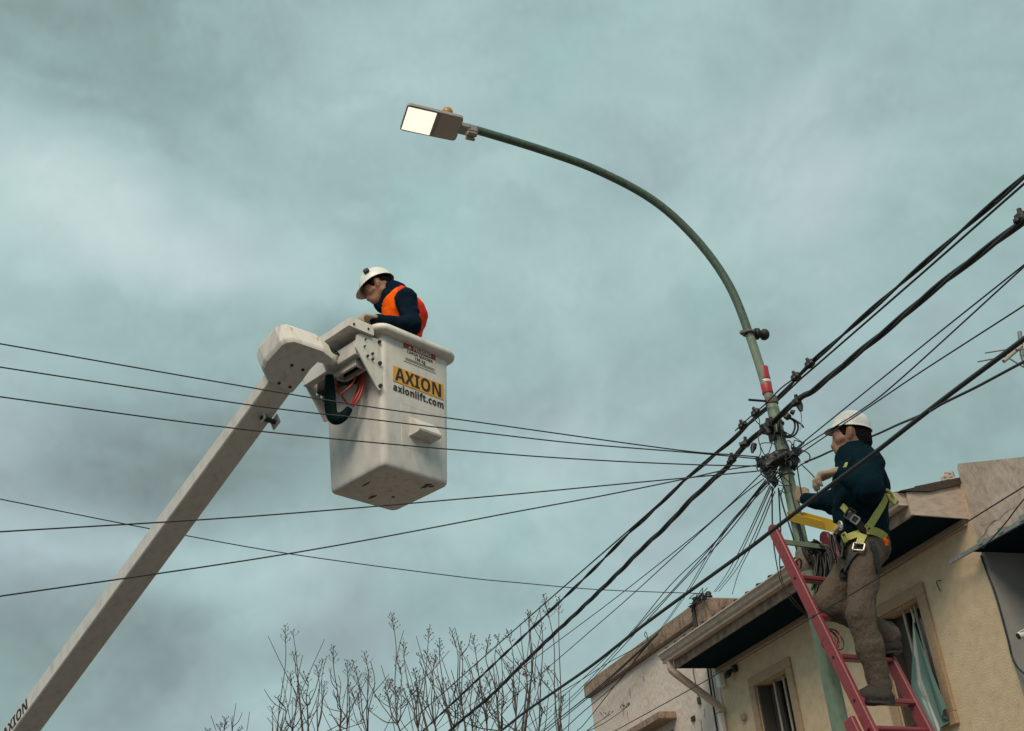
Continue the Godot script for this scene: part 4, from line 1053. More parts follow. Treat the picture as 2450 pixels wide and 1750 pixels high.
func lift() -> void:
	var across := BOOM_DIR.cross(Vector3.UP).normalized()
	var above := across.cross(BOOM_DIR)
	var foot := BOOM_TOP + BOOM_DIR * 7.9
	var o := thing("bucket_lift", "white truck lift with a slanting boom and a bucket lettered AXION", "bucket truck", Vector3(foot.x, 0, foot.z))
	var bb := Basis(across, above, -BOOM_DIR) if across.cross(above).dot(-BOOM_DIR) > 0 else Basis(-across, above, -BOOM_DIR)
	var mb := MB.new()
	var secs := []
	for q in [[-0.1, 0.2, 0.105], [1.5, 0.212, 0.125], [3.8, 0.214, 0.135], [7.7, 0.22, 0.16]]:
		var bc: Vector3 = BOOM_TOP + BOOM_DIR * q[0] + across * 0.004
		var hw: float = q[1] / 2
		var e := 0.008
		var rg := []
		for s in [[-hw + e, 0.0], [hw - e, 0.0], [hw, e], [hw, q[2] - e], [hw - e, q[2]], [-hw + e, q[2]], [-hw, q[2] - e], [-hw, e]]: rg.append(bc + across * s[0] + above * s[1])
		secs.append(rg)
	for i in secs.size() - 1:
		for k in 8:
			var k2: int = (k + 1) % 8
			mb.face([secs[i][k], secs[i + 1][k], secs[i + 1][k2], secs[i][k2]])
	mb.face(secs[3])
	var cap: Array = secs[0].duplicate(); cap.reverse()
	mb.face(cap)
	var boom := part("boom", mb, M.white, o)
	mb = MB.new()
	mb.box(Transform3D(bb, BOOM_TOP + BOOM_DIR * 6.3 + above * 0.12 - across * 0.02), Vector3(0.27, 0.3, 3.2), 0.015)
	part("outer_boom", mb, M.white, o)
	mb = MB.new()   # head at the boom's end, where it turns towards the bucket
	var hd := [Vector2(-0.114, -0.208), Vector2(-0.172, -0.225), Vector2(-0.339, -0.204), Vector2(-0.370, -0.184), Vector2(-0.398, -0.137), Vector2(-0.408, 0.104), Vector2(-0.376, 0.213), Vector2(-0.359, 0.228), Vector2(-0.316, 0.210), Vector2(-0.313, 0.126), Vector2(-0.227, 0.117), Vector2(-0.113, 0.116), Vector2(0.002, 0.105), Vector2(-0.028, -0.108), Vector2(-0.086, -0.183)]
	var ht := Transform3D(Basis(BOOM_DIR, across, BOOM_DIR.cross(across)), BOOM_TOP - above * 0.012)
	var sgn := signf(ht.basis.z.dot(above))
	var mid := Vector2.ZERO
	for q in hd: mid += q / hd.size()
	var tiers := []
	for s in [[-0.014, -0.012], [0.0, -0.003], [0.016, 0.004], [0.15, 0.004], [0.176, -0.006], [0.19, -0.024]]:
		var rg := []
		for q in hd:
			var g: Vector2 = q + (q - mid).normalized() * s[1]
			rg.append(BOOM_TOP + BOOM_DIR * g.x + across * g.y + above * s[0])
		tiers.append(rg)
	for i in tiers.size() - 1:
		for k in hd.size():
			var k2: int = (k + 1) % hd.size()
			mb.face([tiers[i][k], tiers[i][k2], tiers[i + 1][k2], tiers[i + 1][k]])
	var rim2 := []
	for q in hd: rim2.append(q + (q - mid).normalized() * -0.012)
	mb.prism(rim2, Transform3D(ht.basis, BOOM_TOP - above * 0.0141), 0.002 * sgn)
	mb.prism(rim2, Transform3D(ht.basis, BOOM_TOP + above * 0.185), 0.006 * sgn)
	part("boom_head", mb, M.white, o)
	for q in [Vector2(-0.215, -0.037), Vector2(-0.211, 0.057), Vector2(-0.049, -0.035), Vector2(-0.049, 0.055)]:
		mb = MB.new()
		var c: Vector3 = BOOM_TOP + BOOM_DIR * q.x + across * q.y - above * 0.014
		mb.tube([c + above * 0.01, c - above * 0.004], 0.012, 10)
		part("bolt", mb, M.bolt, o)
	for q in [[Vector2(-0.378, -0.114), 0.11], [Vector2(-0.389, 0.095), 0.1]]:
		mb = MB.new()
		var c: Vector3 = BOOM_TOP + BOOM_DIR * q[0].x + across * q[0].y + above * q[1]
		var face_n: Vector3 = (-BOOM_DIR * 0.75 - across * 0.65).normalized()
		mb.box(frame(c + face_n * 0.015, face_n), Vector3(0.022, 0.06, 0.03), 0.006)
		part("latch", mb, M.gutter, o)
	mb = MB.new()   # fairlead lug under the boom
	var lg := Vector2(0.253, 0.069)
	var lc := BOOM_TOP + BOOM_DIR * lg.x + across * lg.y
	mb.box(Transform3D(bb, lc - above * 0.02 - across * 0.05), Vector3(0.012, 0.07, 0.06), 0.004)
	mb.box(Transform3D(bb, lc - above * 0.02 + across * 0.06), Vector3(0.012, 0.09, 0.09), 0.004)
	part("lug", mb, M.white, o)
	mb = MB.new()
	mb.tube([lc - above * 0.025 - across * 0.06, lc - above * 0.025 + across * 0.055], 0.018, 10)
	part("lug_pin", mb, M.bolt, o)
	# lettering on the boom's side
	var tp := BOOM_TOP + BOOM_DIR * 3.64 - across * 0.1045 + above * 0.066
	text("lettering", "AXION", 0.40, Transform3D(Basis(-BOOM_DIR, above, -across), tp), M.ink, boom)
	# bucket
	mb = MB.new()
	var rings := []
	for q in [[0.0005, 0.0002, 4.80], [0.2, 0.03, 4.80], [0.278, 0.038, 4.8005], [0.293, 0.045, 4.806], [0.301, 0.048, 4.818], [0.304, 0.05, 4.838], [0.305, 0.05, 4.87], [0.32, 0.05, 5.35], [0.335, 0.05, 5.83], [0.325, 0.06, 5.83], [0.31, 0.06, 5.35], [0.285, 0.06, 4.865], [0.02, 0.01, 4.86]]: rings.append(square_ring(q[0], q[1], q[2]))
	rings.reverse()
	mb.loft(rings)
	var bk := part("bucket", mb, M.white, o)
	mb = MB.new()
	rings = []
	for q in [[0.334, 0.06, 5.808], [0.37, 0.085, 5.815], [0.39, 0.1, 5.828], [0.395, 0.1, 5.852], [0.388, 0.1, 5.876], [0.36, 0.085, 5.888], [0.325, 0.06, 5.885], [0.323, 0.06, 5.81]]: rings.append(square_ring(q[0], q[1], q[2]))
	rings.reverse()
	mb.loft(rings)
	part("rim", mb, M.white, bk)
	# face with the lettering: x to the right along SIDE_R, leaning out a little towards the top
	var fup := (Vector3.UP - SIDE_L * 0.0335).normalized()
	var fn := SIDE_R.cross(fup).normalized()
	var fb := Basis(SIDE_R, fup, fn)
	var on := func(t: float, y: float, gap := 0.003) -> Vector3: return Vector3(BUCKET.x, y, BUCKET.z) - SIDE_L * (0.301 + (y - 4.88) * 0.0358) + SIDE_R * t + fn * gap
	mb = MB.new()
	mb.box(Transform3D(fb, on.call(0.022, 5.528)), Vector3(0.485, 0.125, 0.004))
	part("brand_plate", mb, M.plate, bk)
	text("lettering", "AXION", 0.44, Transform3D(fb, on.call(0.022, 5.528, 0.006)), M.ink, bk)
	text("lettering", "axionlift.com", 0.48, Transform3D(fb, on.call(0.022, 5.42, 0.004)), M.ink, bk)
	mb = MB.new()
	mb.box(Transform3D(fb, on.call(0.035, 5.735)), Vector3(0.31, 0.145, 0.004))
	part("warning_sign", mb, M.paper, bk)
	mb = MB.new()
	mb.box(Transform3D(fb, on.call(0.035, 5.788, 0.0045)), Vector3(0.31, 0.04, 0.004))
	part("sign_header", mb, M.sign_red, bk)
	mb = MB.new()
	for i in 3: mb.box(Transform3D(fb, on.call(0.035, 5.69 - i * 0.008, 0.0052)), Vector3(0.28, 0.003, 0.002))
	part("small_print", mb, M.bolt, bk)
	text("lettering", "PELIGRO", 0.17, Transform3D(fb, on.call(0.055, 5.788, 0.008)), M.paper, bk)
	mb = MB.new()
	mb.prism([Vector2(-0.014, -0.012), Vector2(0.014, -0.012), Vector2(0, 0.013)], Transform3D(fb, on.call(-0.065, 5.788, 0.0066)), 0.002)
	part("warning_triangle", mb, M.paper, bk)
	text("lettering", "CARGA MAXIMA", 0.25, Transform3D(fb, on.call(0.035, 5.747, 0.0052)), M.ink, bk)
	text("lettering", "136 kg", 0.105, Transform3D(fb, on.call(0.035, 5.713, 0.0052)), M.ink, bk)
	# moulded step
	mb = MB.new()
	var st := Transform3D(Basis(fn, fup, -SIDE_R), on.call(0.135, 5.085, -0.004))
	mb.prism([Vector2(0, -0.005), Vector2(0.1, 0.0), Vector2(0.115, 0.008), Vector2(0.118, 0.022), Vector2(0.09, 0.07), Vector2(0.035, 0.13), Vector2(0, 0.15)], st, 0.21)
	part("step", mb, M.white, bk)
	mb = MB.new()
	mb.box(Transform3D(fb, on.call(0.03, 5.15, 0.0)), Vector3(0.36, 0.33, 0.009), 0.004)
	part("step_panel", mb, M.white, bk)
	for q in [[0.16, -0.02, 0.05, 0.012], [-0.2, 0.16, 0.045, 0.02], [-0.22, 0.2, 0.02, 0.015], [0.02, -0.2, 0.06, 0.008], [0.08, 0.1, 0.02, 0.01]]:   # scuffs under the floor
		mb = MB.new()
		var rg := []
		for k in 11:
			var a := TAU * k / 11.0
			var rr := 1.0 + rng.randf_range(-0.4, 0.4)
			rg.append(Vector2(q[0] + cos(a) * q[2] * rr, q[1] + sin(a) * q[3] * rr))
		mb.prism(rg, Transform3D(Basis(SIDE_L, SIDE_R, SIDE_L.cross(SIDE_R)), BUCKET), 0.002 * -signf(SIDE_L.cross(SIDE_R).y))
		part("scuff", mb, M.bolt, bk)
	# mounting bracket on the bucket's inner side: a along SIDE_L, w outward
	var outw := -SIDE_R
	var bp := func(a: float, w: float, y: float) -> Vector3: return Vector3(BUCKET.x, y, BUCKET.z) + SIDE_L * a + outw * w
	var pl := Basis(outw, Vector3.UP, outw.cross(Vector3.UP))
	var poly := [Vector2(0.3, 5.77), Vector2(0.505, 5.755), Vector2(0.535, 5.735), Vector2(0.545, 5.63), Vector2(0.36, 5.37), Vector2(0.345, 5.355), Vector2(0.325, 5.36), Vector2(0.31, 5.4)]
	mb = MB.new()
	mb.prism(poly, Transform3D(pl, Vector3(BUCKET.x, 0, BUCKET.z) + SIDE_L * -0.315), 0.012)
	var br := part("bracket", mb, M.white, o)
	for q in [[0.335, 5.745, 0.013], [0.335, 5.57, 0.014], [0.335, 5.39, 0.014], [0.40, 5.625, 0.009], [0.445, 5.59, 0.009], [0.40, 5.58, 0.009], [0.46, 5.72, 0.006], [0.47, 5.66, 0.006]]:
		mb = MB.new()
		var c: Vector3 = bp.call(-0.315, q[0], q[1])
		mb.tube([c + SIDE_L * 0.012, c - SIDE_L * 0.016], q[2], 8)
		part("bolt", mb, M.bolt, br)
	# far plate of the bracket, drilled
	var cp := CSGPolygon3D.new()
	var pv := PackedVector2Array()
	for q in poly: pv.append(q)
	cp.polygon = pv; cp.depth = 0.012; cp.name = "far_plate"; cp.material = M.white
	cp.transform = Transform3D(pl, Vector3(BUCKET.x, 0, BUCKET.z) + SIDE_L * 0.3 - o.position)
	for q in [[0.42, 5.555], [0.375, 5.6], [0.38, 5.545]]:
		var hole := CSGCylinder3D.new()
		hole.operation = CSGShape3D.OPERATION_SUBTRACTION; hole.radius = 0.012; hole.height = 0.1; hole.sides = 12; hole.name = "hole"
		hole.transform = Transform3D(Basis(Vector3.RIGHT, PI / 2), Vector3(q[0], q[1], 0))
		cp.add_child(hole)
	o.add_child(cp)
	mb = MB.new()   # cross channel between the plates
	var cb := Basis(SIDE_L, Vector3.UP, SIDE_L.cross(Vector3.UP))
	mb.box(Transform3D(cb, bp.call(-0.002, 0.535, 5.64)), Vector3(0.6, 0.11, 0.012), 0.003)
	mb.box(Transform3D(cb, bp.call(-0.002, 0.51, 5.589)), Vector3(0.6, 0.012, 0.06), 0.003)
	part("cross_channel", mb, M.white, o)
	mb = MB.new()   # slotted box under the channel
	for q in [[-0.13, 0.49, 0.25, 0.02], [-0.13, 0.40, 0.25, 0.02]]: mb.box(Transform3D(cb, bp.call(q[0], q[1], 5.556)), Vector3(q[2], 0.06, q[3]), 0.004)
	for q in [-0.245, -0.015]: mb.box(Transform3D(cb, bp.call(q, 0.445, 5.556)), Vector3(0.02, 0.06, 0.07), 0.004)
	part("slot_box", mb, M.white, o)
	mb = MB.new()
	mb.box(Transform3D(cb, bp.call(-0.13, 0.445, 5.58)), Vector3(0.2, 0.012, 0.068))
	mb.box(Transform3D(cb, bp.call(0.0, 0.39, 5.66)), Vector3(0.58, 0.2, 0.06))
	part("valve_block", mb, M.black, o)
	mb = MB.new()   # hood over the joint
	var hp2 := [Vector2(0.40, 5.80), Vector2(0.42, 5.845), Vector2(0.6, 5.845), Vector2(0.62, 5.83), Vector2(0.625, 5.765), Vector2(0.40, 5.765)]
	mb.prism(hp2, Transform3D(pl, Vector3(BUCKET.x, 0, BUCKET.z) + SIDE_L * -0.34), -0.36 * signf(pl.z.dot(-SIDE_L)))
	part("hood", mb, M.white, o)
	for q in [[0.45, 5.80], [0.58, 5.79]]:
		mb = MB.new()
		var c: Vector3 = bp.call(-0.34, q[0], q[1])
		mb.tube([c + SIDE_L * 0.01, c - SIDE_L * 0.006], 0.009, 8)
		part("hood_screw", mb, M.bolt, o)
	mb = MB.new()   # pivot from the boom head into the channel
	mb.tube([Vector3(-1.271, 5.591, -6.843), bp.call(0.02, 0.5, 5.64)], 0.05, 16)
	part("pivot", mb, M.white, o)
	# hoses
	var hs := [[Vector3(-1.302, 5.479, -6.98), Vector3(-1.259, 5.439, -7.008), Vector3(-1.23, 5.422, -7.043), Vector3(-1.195, 5.37, -7.08), Vector3(-1.182, 5.354, -7.102)], [Vector3(-1.256, 5.54, -7.039), Vector3(-1.256, 5.462, -7.039), Vector3(-1.23, 5.412, -7.043)], [Vector3(-1.099, 5.595, -7.014), Vector3(-1.112, 5.511, -7.012), Vector3(-1.147, 5.444, -7.007), Vector3(-1.222, 5.375, -6.994)],
		[Vector3(-1.06, 5.527, -7.02), Vector3(-1.078, 5.426, -7.018), Vector3(-1.113, 5.344, -7.012), Vector3(-1.151, 5.299, -7.026)], [Vector3(-1.078, 5.572, -7.068), Vector3(-1.103, 5.454, -7.064), Vector3(-1.136, 5.37, -7.059), Vector3(-1.162, 5.321, -7.055)], [Vector3(-1.045, 5.499, -7.002), Vector3(-1.064, 5.399, -7), Vector3(-1.096, 5.317, -6.995), Vector3(-1.137, 5.282, -7.008)]]
	for q in hs:
		mb = MB.new()
		mb.tube(curve(q, 6), 0.0085, 7)
		part("hose", mb, M.hose_red, o)
	mb = MB.new()   # dark padded sling under the hoses
	mb.tube(curve([Vector3(-1.294, 5.54, -7.001), Vector3(-1.291, 5.406, -7.002), Vector3(-1.282, 5.258, -7.004), Vector3(-1.251, 5.202, -7.009), Vector3(-1.197, 5.224, -7.019), Vector3(-1.157, 5.279, -7.025)], 6), [0.03, 0.032, 0.034, 0.035, 0.036, 0.038, 0.039, 0.04, 0.04, 0.041, 0.042, 0.042, 0.043, 0.044, 0.044, 0.044, 0.045, 0.045, 0.045, 0.044, 0.043, 0.042, 0.04, 0.038, 0.036, 0.034, 0.032, 0.03, 0.028, 0.026, 0.024], 10)
	part("hose_sling", mb, M.pouch, o)
	mb = MB.new()
	for i in 5: mb.tube(curve([Vector3(-1.273, 5.612, -7.086) + Vector3(0.03 * i, 0, 0), Vector3(-1.23, 5.533, -7.094) + Vector3(0.025 * i, -0.02, 0), Vector3(-1.171, 5.566, -7.104) + Vector3(0.015 * i, 0.02, 0)], 5), 0.012, 6)
	part("dark_hoses", mb, M.black, o)
	mb = MB.new()
	mb.tube(curve([Vector3(-1.307, 5.716, -6.877), Vector3(-1.272, 5.703, -6.883), Vector3(-1.238, 5.682, -6.89), Vector3(-1.207, 5.656, -6.915)], 4), 0.006, 6)
	mb.tube(curve([Vector3(-1.301, 5.703, -6.878), Vector3(-1.255, 5.669, -6.887), Vector3(-1.207, 5.65, -6.915)], 4), 0.006, 6)
	part("control_wire", mb, M.black, o)
	# turret and truck, beyond the frame below
	var tr := Basis(ALONG, Vector3.UP, INTO)
	mb = MB.new()
	mb.lathe([Vector2(0, 1.05), Vector2(0.5, 1.05), Vector2(0.5, 1.25), Vector2(0.32, 1.35), Vector2(0.28, 2.2), Vector2(0, 2.2)], Transform3D(Basis(), Vector3(foot.x, 0, foot.z)), 18)
	part("turret", mb, M.white, o)
	mb = MB.new()
	mb.box(Transform3D(tr, Vector3(foot.x, 0.85, foot.z) - ALONG * 0.6), Vector3(4.6, 0.4, 2.0), 0.03)
	part("deck", mb, M.white, o)
	mb = MB.new()
	mb.box(Transform3D(tr, Vector3(foot.x, 1.45, foot.z) + ALONG * 2.7), Vector3(1.7, 1.7, 1.95), 0.15)
	part("cab", mb, M.white, o)
	for q in [[-2.0, -0.9], [-2.0, 0.9], [2.4, -0.9], [2.4, 0.9]]:
		mb = MB.new()
		var c: Vector3 = Vector3(foot.x, 0.42, foot.z) + ALONG * q[0] + INTO * q[1]
		mb.tube([c - INTO * 0.13, c - INTO * 0.1, c + INTO * 0.1, c + INTO * 0.13], [0.38, 0.42, 0.42, 0.38], 20)
		part("wheel", mb, M.rubber, o)

# ---------------------------------------------------------------- ladder
func ladder() -> void:
	var b := Vector3(0.5, 0, 0.866)
	var r := Vector3(0.866, 0, -0.5)
	var lean := 0.335
	var top := Vector3(1.70, 3.95, -6.79) + b * 0.1 - r * 0.096
	var at := func(h: float, s: float) -> Vector3: return Vector3(top.x, h, top.z) + b * (lean * (3.95 - h)) + r * s
	var up: Vector3 = (at.call(4.0, 0.0) - at.call(3.0, 0.0)).normalized()
	var fr := up.cross(r).normalized()
	var ft: Vector3 = at.call(0.16, 0.0)
	var o := thing("ladder", "red extension ladder leaning against the green pole", "ladder", ft)
	var bs := Basis(r, up, r.cross(up))
	for s in [-0.205, 0.205]:
		var a: Vector3 = at.call(2.2, s)
		var e: Vector3 = at.call(3.96, s)
		var mb := MB.new()
		mb.box(Transform3D(bs, (a + e) / 2), Vector3(0.03, a.distance_to(e), 0.072), 0.005)
		mb.tube([e - up * 0.012 - r * 0.0145, e - up * 0.012 + r * 0.0145], 0.0355, 14)
		var rail := part("rail", mb, M.red, o)
		for h in [3.61, 3.356, 3.10, 2.846, 2.59]:
			var c: Vector3 = at.call(h, s + signf(s) * 0.015)
			mb = MB.new()
			mb.tube([c, c + r * signf(s) * 0.006], 0.007, 7)
			part("bolt", mb, M.bolt, rail)
		a = at.call(0.16, s * 1.2) - fr * 0.01
		e = at.call(2.78, s * 1.2)
		mb = MB.new()
		var off: Vector3 = -bs.z * 0.075 * signf(bs.z.dot(b))
		mb.box(Transform3D(bs, (a + e) / 2 + off), Vector3(0.032, a.distance_to(e), 0.075), 0.005)
		part("base_rail", mb, M.red, o)
		mb = MB.new()
		mb.box(Transform3D(bs, a + off * 0.5 + up * 0.03), Vector3(0.05, 0.06, 0.14), 0.008)
		part("rubber_foot", mb, M.rubber, o)
	for i in 6:
		var h := 3.61 - i * 0.2545
		var mb := MB.new()
		mb.box(Transform3D(Basis(r, Vector3.UP, r.cross(Vector3.UP)), at.call(h, 0.0)), Vector3(0.385, 0.028, 0.068), 0.006)
		part("rung", mb, M.red, o)
	for i in 10:
		var mb := MB.new()
		mb.tube([at.call(0.35 + i * 0.26, -0.24), at.call(0.35 + i * 0.26, 0.24)], 0.016, 8)
		part("rung", mb, M.red, o)
	var mb2 := MB.new()
	mb2.box(Transform3D(Basis(r, Vector3.UP, r.cross(Vector3.UP)), at.call(3.868, 0.0)), Vector3(0.385, 0.034, 0.012), 0.003)
	part("top_bar", mb2, M.pole, o)
	# rope and hook near the pole
	mb2 = MB.new()
	mb2.tube(curve([Vector3(1.626, 3.771, -6.706), Vector3(1.61, 3.775, -6.658), Vector3(1.63, 3.79, -6.653), Vector3(1.647, 3.776, -6.68), Vector3(1.637, 3.743, -6.703)], 4), 0.007, 6)
	part("hook", mb2, M.red, o)

# ---------------------------------------------------------------- people
func head_bones(f: Flesh, c: Vector3, fw: Vector3, lf: Vector3, up: Vector3) -> void:
	var at := func(x: float, y: float, z: float) -> Vector3: return c + fw * x + lf * y + up * z
	f.bone(at.call(-0.022, 0, 0.04), at.call(0.012, 0, 0.045), 0.083, 0.08, lf, 0.92)
	f.bone(at.call(-0.03, 0, 0.0), at.call(0.03, 0, 0.0), 0.068, 0.06)
	f.bone(at.call(0.03, 0.0, 0.0), at.call(0.052, 0, -0.075), 0.057, 0.04)
	f.bone(at.call(0.0, 0.035, -0.055), at.call(0.06, 0.012, -0.088), 0.03, 0.026)
	f.bone(at.call(0.0, -0.035, -0.055), at.call(0.06, -0.012, -0.088), 0.03, 0.026)
	f.bone(at.call(0.077, 0, -0.098), at.call(0.074, 0, -0.092), 0.018, 0.02)
	f.bone(at.call(0.086, 0, 0.012), at.call(0.113, 0, -0.034), 0.0085, 0.013)
	f.bone(at.call(0.094, 0.012, -0.038), at.call(0.094, -0.012, -0.038), 0.008, 0.008)
	f.bone(at.call(0.076, 0.036, 0.024), at.call(0.082, 0.008, 0.022), 0.011, 0.011)
	f.bone(at.call(0.076, -0.036, 0.024), at.call(0.082, -0.008, 0.022), 0.011, 0.011)
	f.bone(at.call(0.062, 0.042, -0.02), at.call(0.04, 0.056, -0.02), 0.018, 0.014)
	f.bone(at.call(0.062, -0.042, -0.02), at.call(0.04, -0.056, -0.02), 0.018, 0.014)
	f.bone(at.call(0.088, 0.018, -0.062), at.call(0.093, 0, -0.061), 0.0065, 0.008)
	f.bone(at.call(0.088, -0.018, -0.062), at.call(0.093, 0, -0.061), 0.0065, 0.008)
	f.bone(at.call(0.086, 0.016, -0.075), at.call(0.09, 0, -0.075), 0.0075, 0.009)
	f.bone(at.call(0.086, -0.016, -0.075), at.call(0.09, 0, -0.075), 0.0075, 0.009)
	for s in [-1.0, 1.0]:
		f.bone(at.call(-0.014, s * 0.077, 0.022), at.call(-0.004, s * 0.073, -0.03), 0.013, 0.009)
		f.bone(at.call(-0.02, s * 0.082, 0.012), at.call(-0.016, s * 0.08, -0.012), 0.009, 0.008)

func head_parts(p: Node3D, c: Vector3, fw: Vector3, lf: Vector3, up: Vector3, long_hair: bool) -> void:
	var at := func(x: float, y: float, z: float) -> Vector3: return c + fw * x + lf * y + up * z
	var hair := Flesh.new()
	hair.k = 90.0; hair.amp = 0.006; hair.wrinkle.frequency = 60.0
	hair.bone(at.call(-0.025, 0, 0.045), at.call(0.008, 0, 0.055), 0.089, 0.084, lf, 0.93)
	hair.bone(at.call(-0.05, 0, 0.0), at.call(-0.055, 0, -0.03), 0.068, 0.06 if long_hair else 0.045)
	if long_hair: hair.bone(at.call(-0.06, 0, -0.03), at.call(-0.075, 0, -0.06), 0.048, 0.035)
	for s in [-1.0, 1.0]: hair.bone(at.call(0.022, s * 0.07, 0.03), at.call(0.024, s * 0.068, -0.005), 0.011, 0.007)
	hair.cuts.append([at.call(0.072, 0, 0.02), (fw - up * 0.75).normalized()])
	var mb := MB.new()
	hair.build(mb, 0.006)
	part("hair", mb, M.hair, p)
	mb = MB.new()
	for s in [-1.0, 1.0]:
		mb.tube([at.call(0.086, s * 0.014, 0.026), at.call(0.087, s * 0.03, 0.031), at.call(0.076, s * 0.048, 0.026)], [0.004, 0.0055, 0.003], 6)
	part("eyebrows", mb, M.hair, p)
	for s in [-1.0, 1.0]:
		mb = MB.new()
		mb.tube([at.call(0.079, s * 0.022, 0.004), at.call(0.082, s * 0.031, 0.005), at.call(0.074, s * 0.042, 0.003)], [0.003, 0.0062, 0.003], 6)
		part("eye", mb, M.eye, p)
	mb = MB.new()
	mb.tube([at.call(0.09, -0.02, -0.068), at.call(0.0985, 0, -0.068), at.call(0.09, 0.02, -0.068)], [0.0015, 0.0032, 0.0015], 6)
	part("mouth", mb, M.lips, p)

func helmet(p: Node3D, c: Vector3, fw: Vector3, lf: Vector3, up: Vector3, size := 1.0) -> MeshInstance3D:
	var mb := MB.new()
	var rings := []
	var seg := 40
	# outside from the crown down to the brim, then back up the inside
	var prof := []
	for i in 11:
		var t := float(i) / 10
		prof.append([sin(t * PI / 2) , cos(t * PI / 2), 0.0, 0.0])
	prof[0][0] = 0.02
	prof.append([1.0, -0.08, 0.25, 0.0]); prof.append([1.0, -0.11, 1.0, 0.0]); prof.append([1.0, -0.15, 1.02, 0.0]); prof.append([0.985, -0.13, 0.3, 0.0])
	for i in range(9, -1, -1):
		var t := float(i) / 10
		prof.append([maxf(sin(t * PI / 2), 0.02) * 0.965, cos(t * PI / 2) * 0.965 - 0.01, 0.0, 0.0])
	for q in prof:
		var rr := []
		for k in seg:
			var a := TAU * k / seg
			var front := maxf(cos(a), 0.0)
			var rx := 0.138 if cos(a) > 0 else 0.142
			var brim: float = q[2] * (0.01 + 0.042 * pow(front, 1.6))
			var ridge := 0.0035 * exp(-pow(sin(a) * q[0] / 0.16, 2.0)) * float(q[1] > 0.1)
			var z: float = q[1] * (0.135 + ridge) - q[2] * 0.016 * pow(front, 2.0)
			rr.append(c + (fw * (cos(a) * (q[0] * rx + brim)) + lf * (sin(a) * (q[0] * 0.116 + q[2] * 0.01)) + up * z) * size)
		rings.append(rr)
	mb.loft(rings)
	return part("helmet", mb, M.helmet, p)

# glove with a palm, four bent fingers and a thumb: d runs along the hand, curl is the palm side, side is where the thumb is
func glove(p: Node3D, wrist: Vector3, d: Vector3, curl: Vector3, side: Vector3, bend: Array, m: Material) -> void:
	var f := Flesh.new()
	f.k = 170.0
	d = d.normalized()
	side = (side - d * side.dot(d)).normalized()
	curl = (curl - d * curl.dot(d) - side * curl.dot(side)).normalized()
	for i in 4:
		var off: float = (1.5 - i) * 0.0215
		var kn := wrist + d * (0.092 - absf(i - 1.2) * 0.006) + side * off
		f.bone(wrist + side * off * 0.6, kn, 0.017, 0.0125)
		var q := kn
		var ang := 0.0
		var ln := [0.043, 0.028, 0.023]
		var rr := [0.0112, 0.0105, 0.0098, 0.0085]
		var sc: float = [0.96, 1.06, 1.0, 0.8][i]
		for s in 3:
			ang += bend[s] * (1.0 + 0.12 * (i - 1.5))
			var nq: Vector3 = q + (d * cos(ang) + curl * sin(ang)) * ln[s] * sc
			f.bone(q, nq, rr[s], rr[s + 1])
			q = nq
	f.bone(wrist + side * 0.02 + d * 0.015, wrist + side * 0.046 + d * 0.05 + curl * 0.012, 0.017, 0.013)
	f.bone(wrist + side * 0.046 + d * 0.05 + curl * 0.012, wrist + side * 0.05 + d * 0.082 + curl * 0.026, 0.0125, 0.0105)
	f.bone(wrist - d * 0.04, wrist, 0.031, 0.03, curl, 0.75)
	var mb := MB.new()
	f.build(mb, 0.0045)
	part("glove", mb, m, p)

# creases of cloth: ridged noise, drawn out along one slant
func folds(f: Flesh, amp: float, freq: float, sd: int) -> void:
	f.amp = amp; f.squash = Vector3(1.1, 1.15, 1.1)
	f.wrinkle.noise_type = FastNoiseLite.TYPE_SIMPLEX_SMOOTH; f.wrinkle.seed = sd; f.wrinkle.frequency = freq
	f.wrinkle.fractal_type = FastNoiseLite.FRACTAL_RIDGED; f.wrinkle.fractal_octaves = 2; f.wrinkle.fractal_gain = 0.45

func boot(p: Node3D, ankle: Vector3, heel: Vector3, toe: Vector3) -> void:
	var f := Flesh.new()
	f.k = 80.0; f.amp = 0.004; f.wrinkle.frequency = 30.0
	var d := (toe - heel).normalized()
	f.bone(ankle + Vector3(0, 0.03, 0), heel + d * 0.05 + Vector3(0, 0.035, 0), 0.05, 0.04)
	f.bone(heel + d * 0.035 + Vector3(0, 0.03, 0), heel + d * 0.14 + Vector3(0, 0.035, 0), 0.036, 0.042)
	f.bone(heel + d * 0.12 + Vector3(0, 0.034, 0), toe - d * 0.03 + Vector3(0, 0.028, 0), 0.044, 0.034)
	f.cuts.append([heel + Vector3(0, 0.004, 0), Vector3(0, -1, 0)])
	var mb := MB.new()
	f.build(mb, 0.008)
	var b := part("boot", mb, M.boot, p)
	mb = MB.new()
	var s := MB.new()
	var t := frame((heel + toe) / 2 - Vector3(0, 0.006, 0), d)
	var out := []
	for k in 20:
		var a := TAU * k / 20
		out.append(Vector2(cos(a) * (0.046 if sin(a) > 0 else 0.04), signf(sin(a)) * pow(absf(sin(a)), 0.7) * heel.distance_to(toe) * 0.5))
	s.prism(out, Transform3D(Basis(t.basis.x, t.basis.z, t.basis.x.cross(t.basis.z)), t.origin), -0.022 * signf(t.basis.x.cross(t.basis.z).y) * -1.0)
	part("sole", s, M.rubber, b)

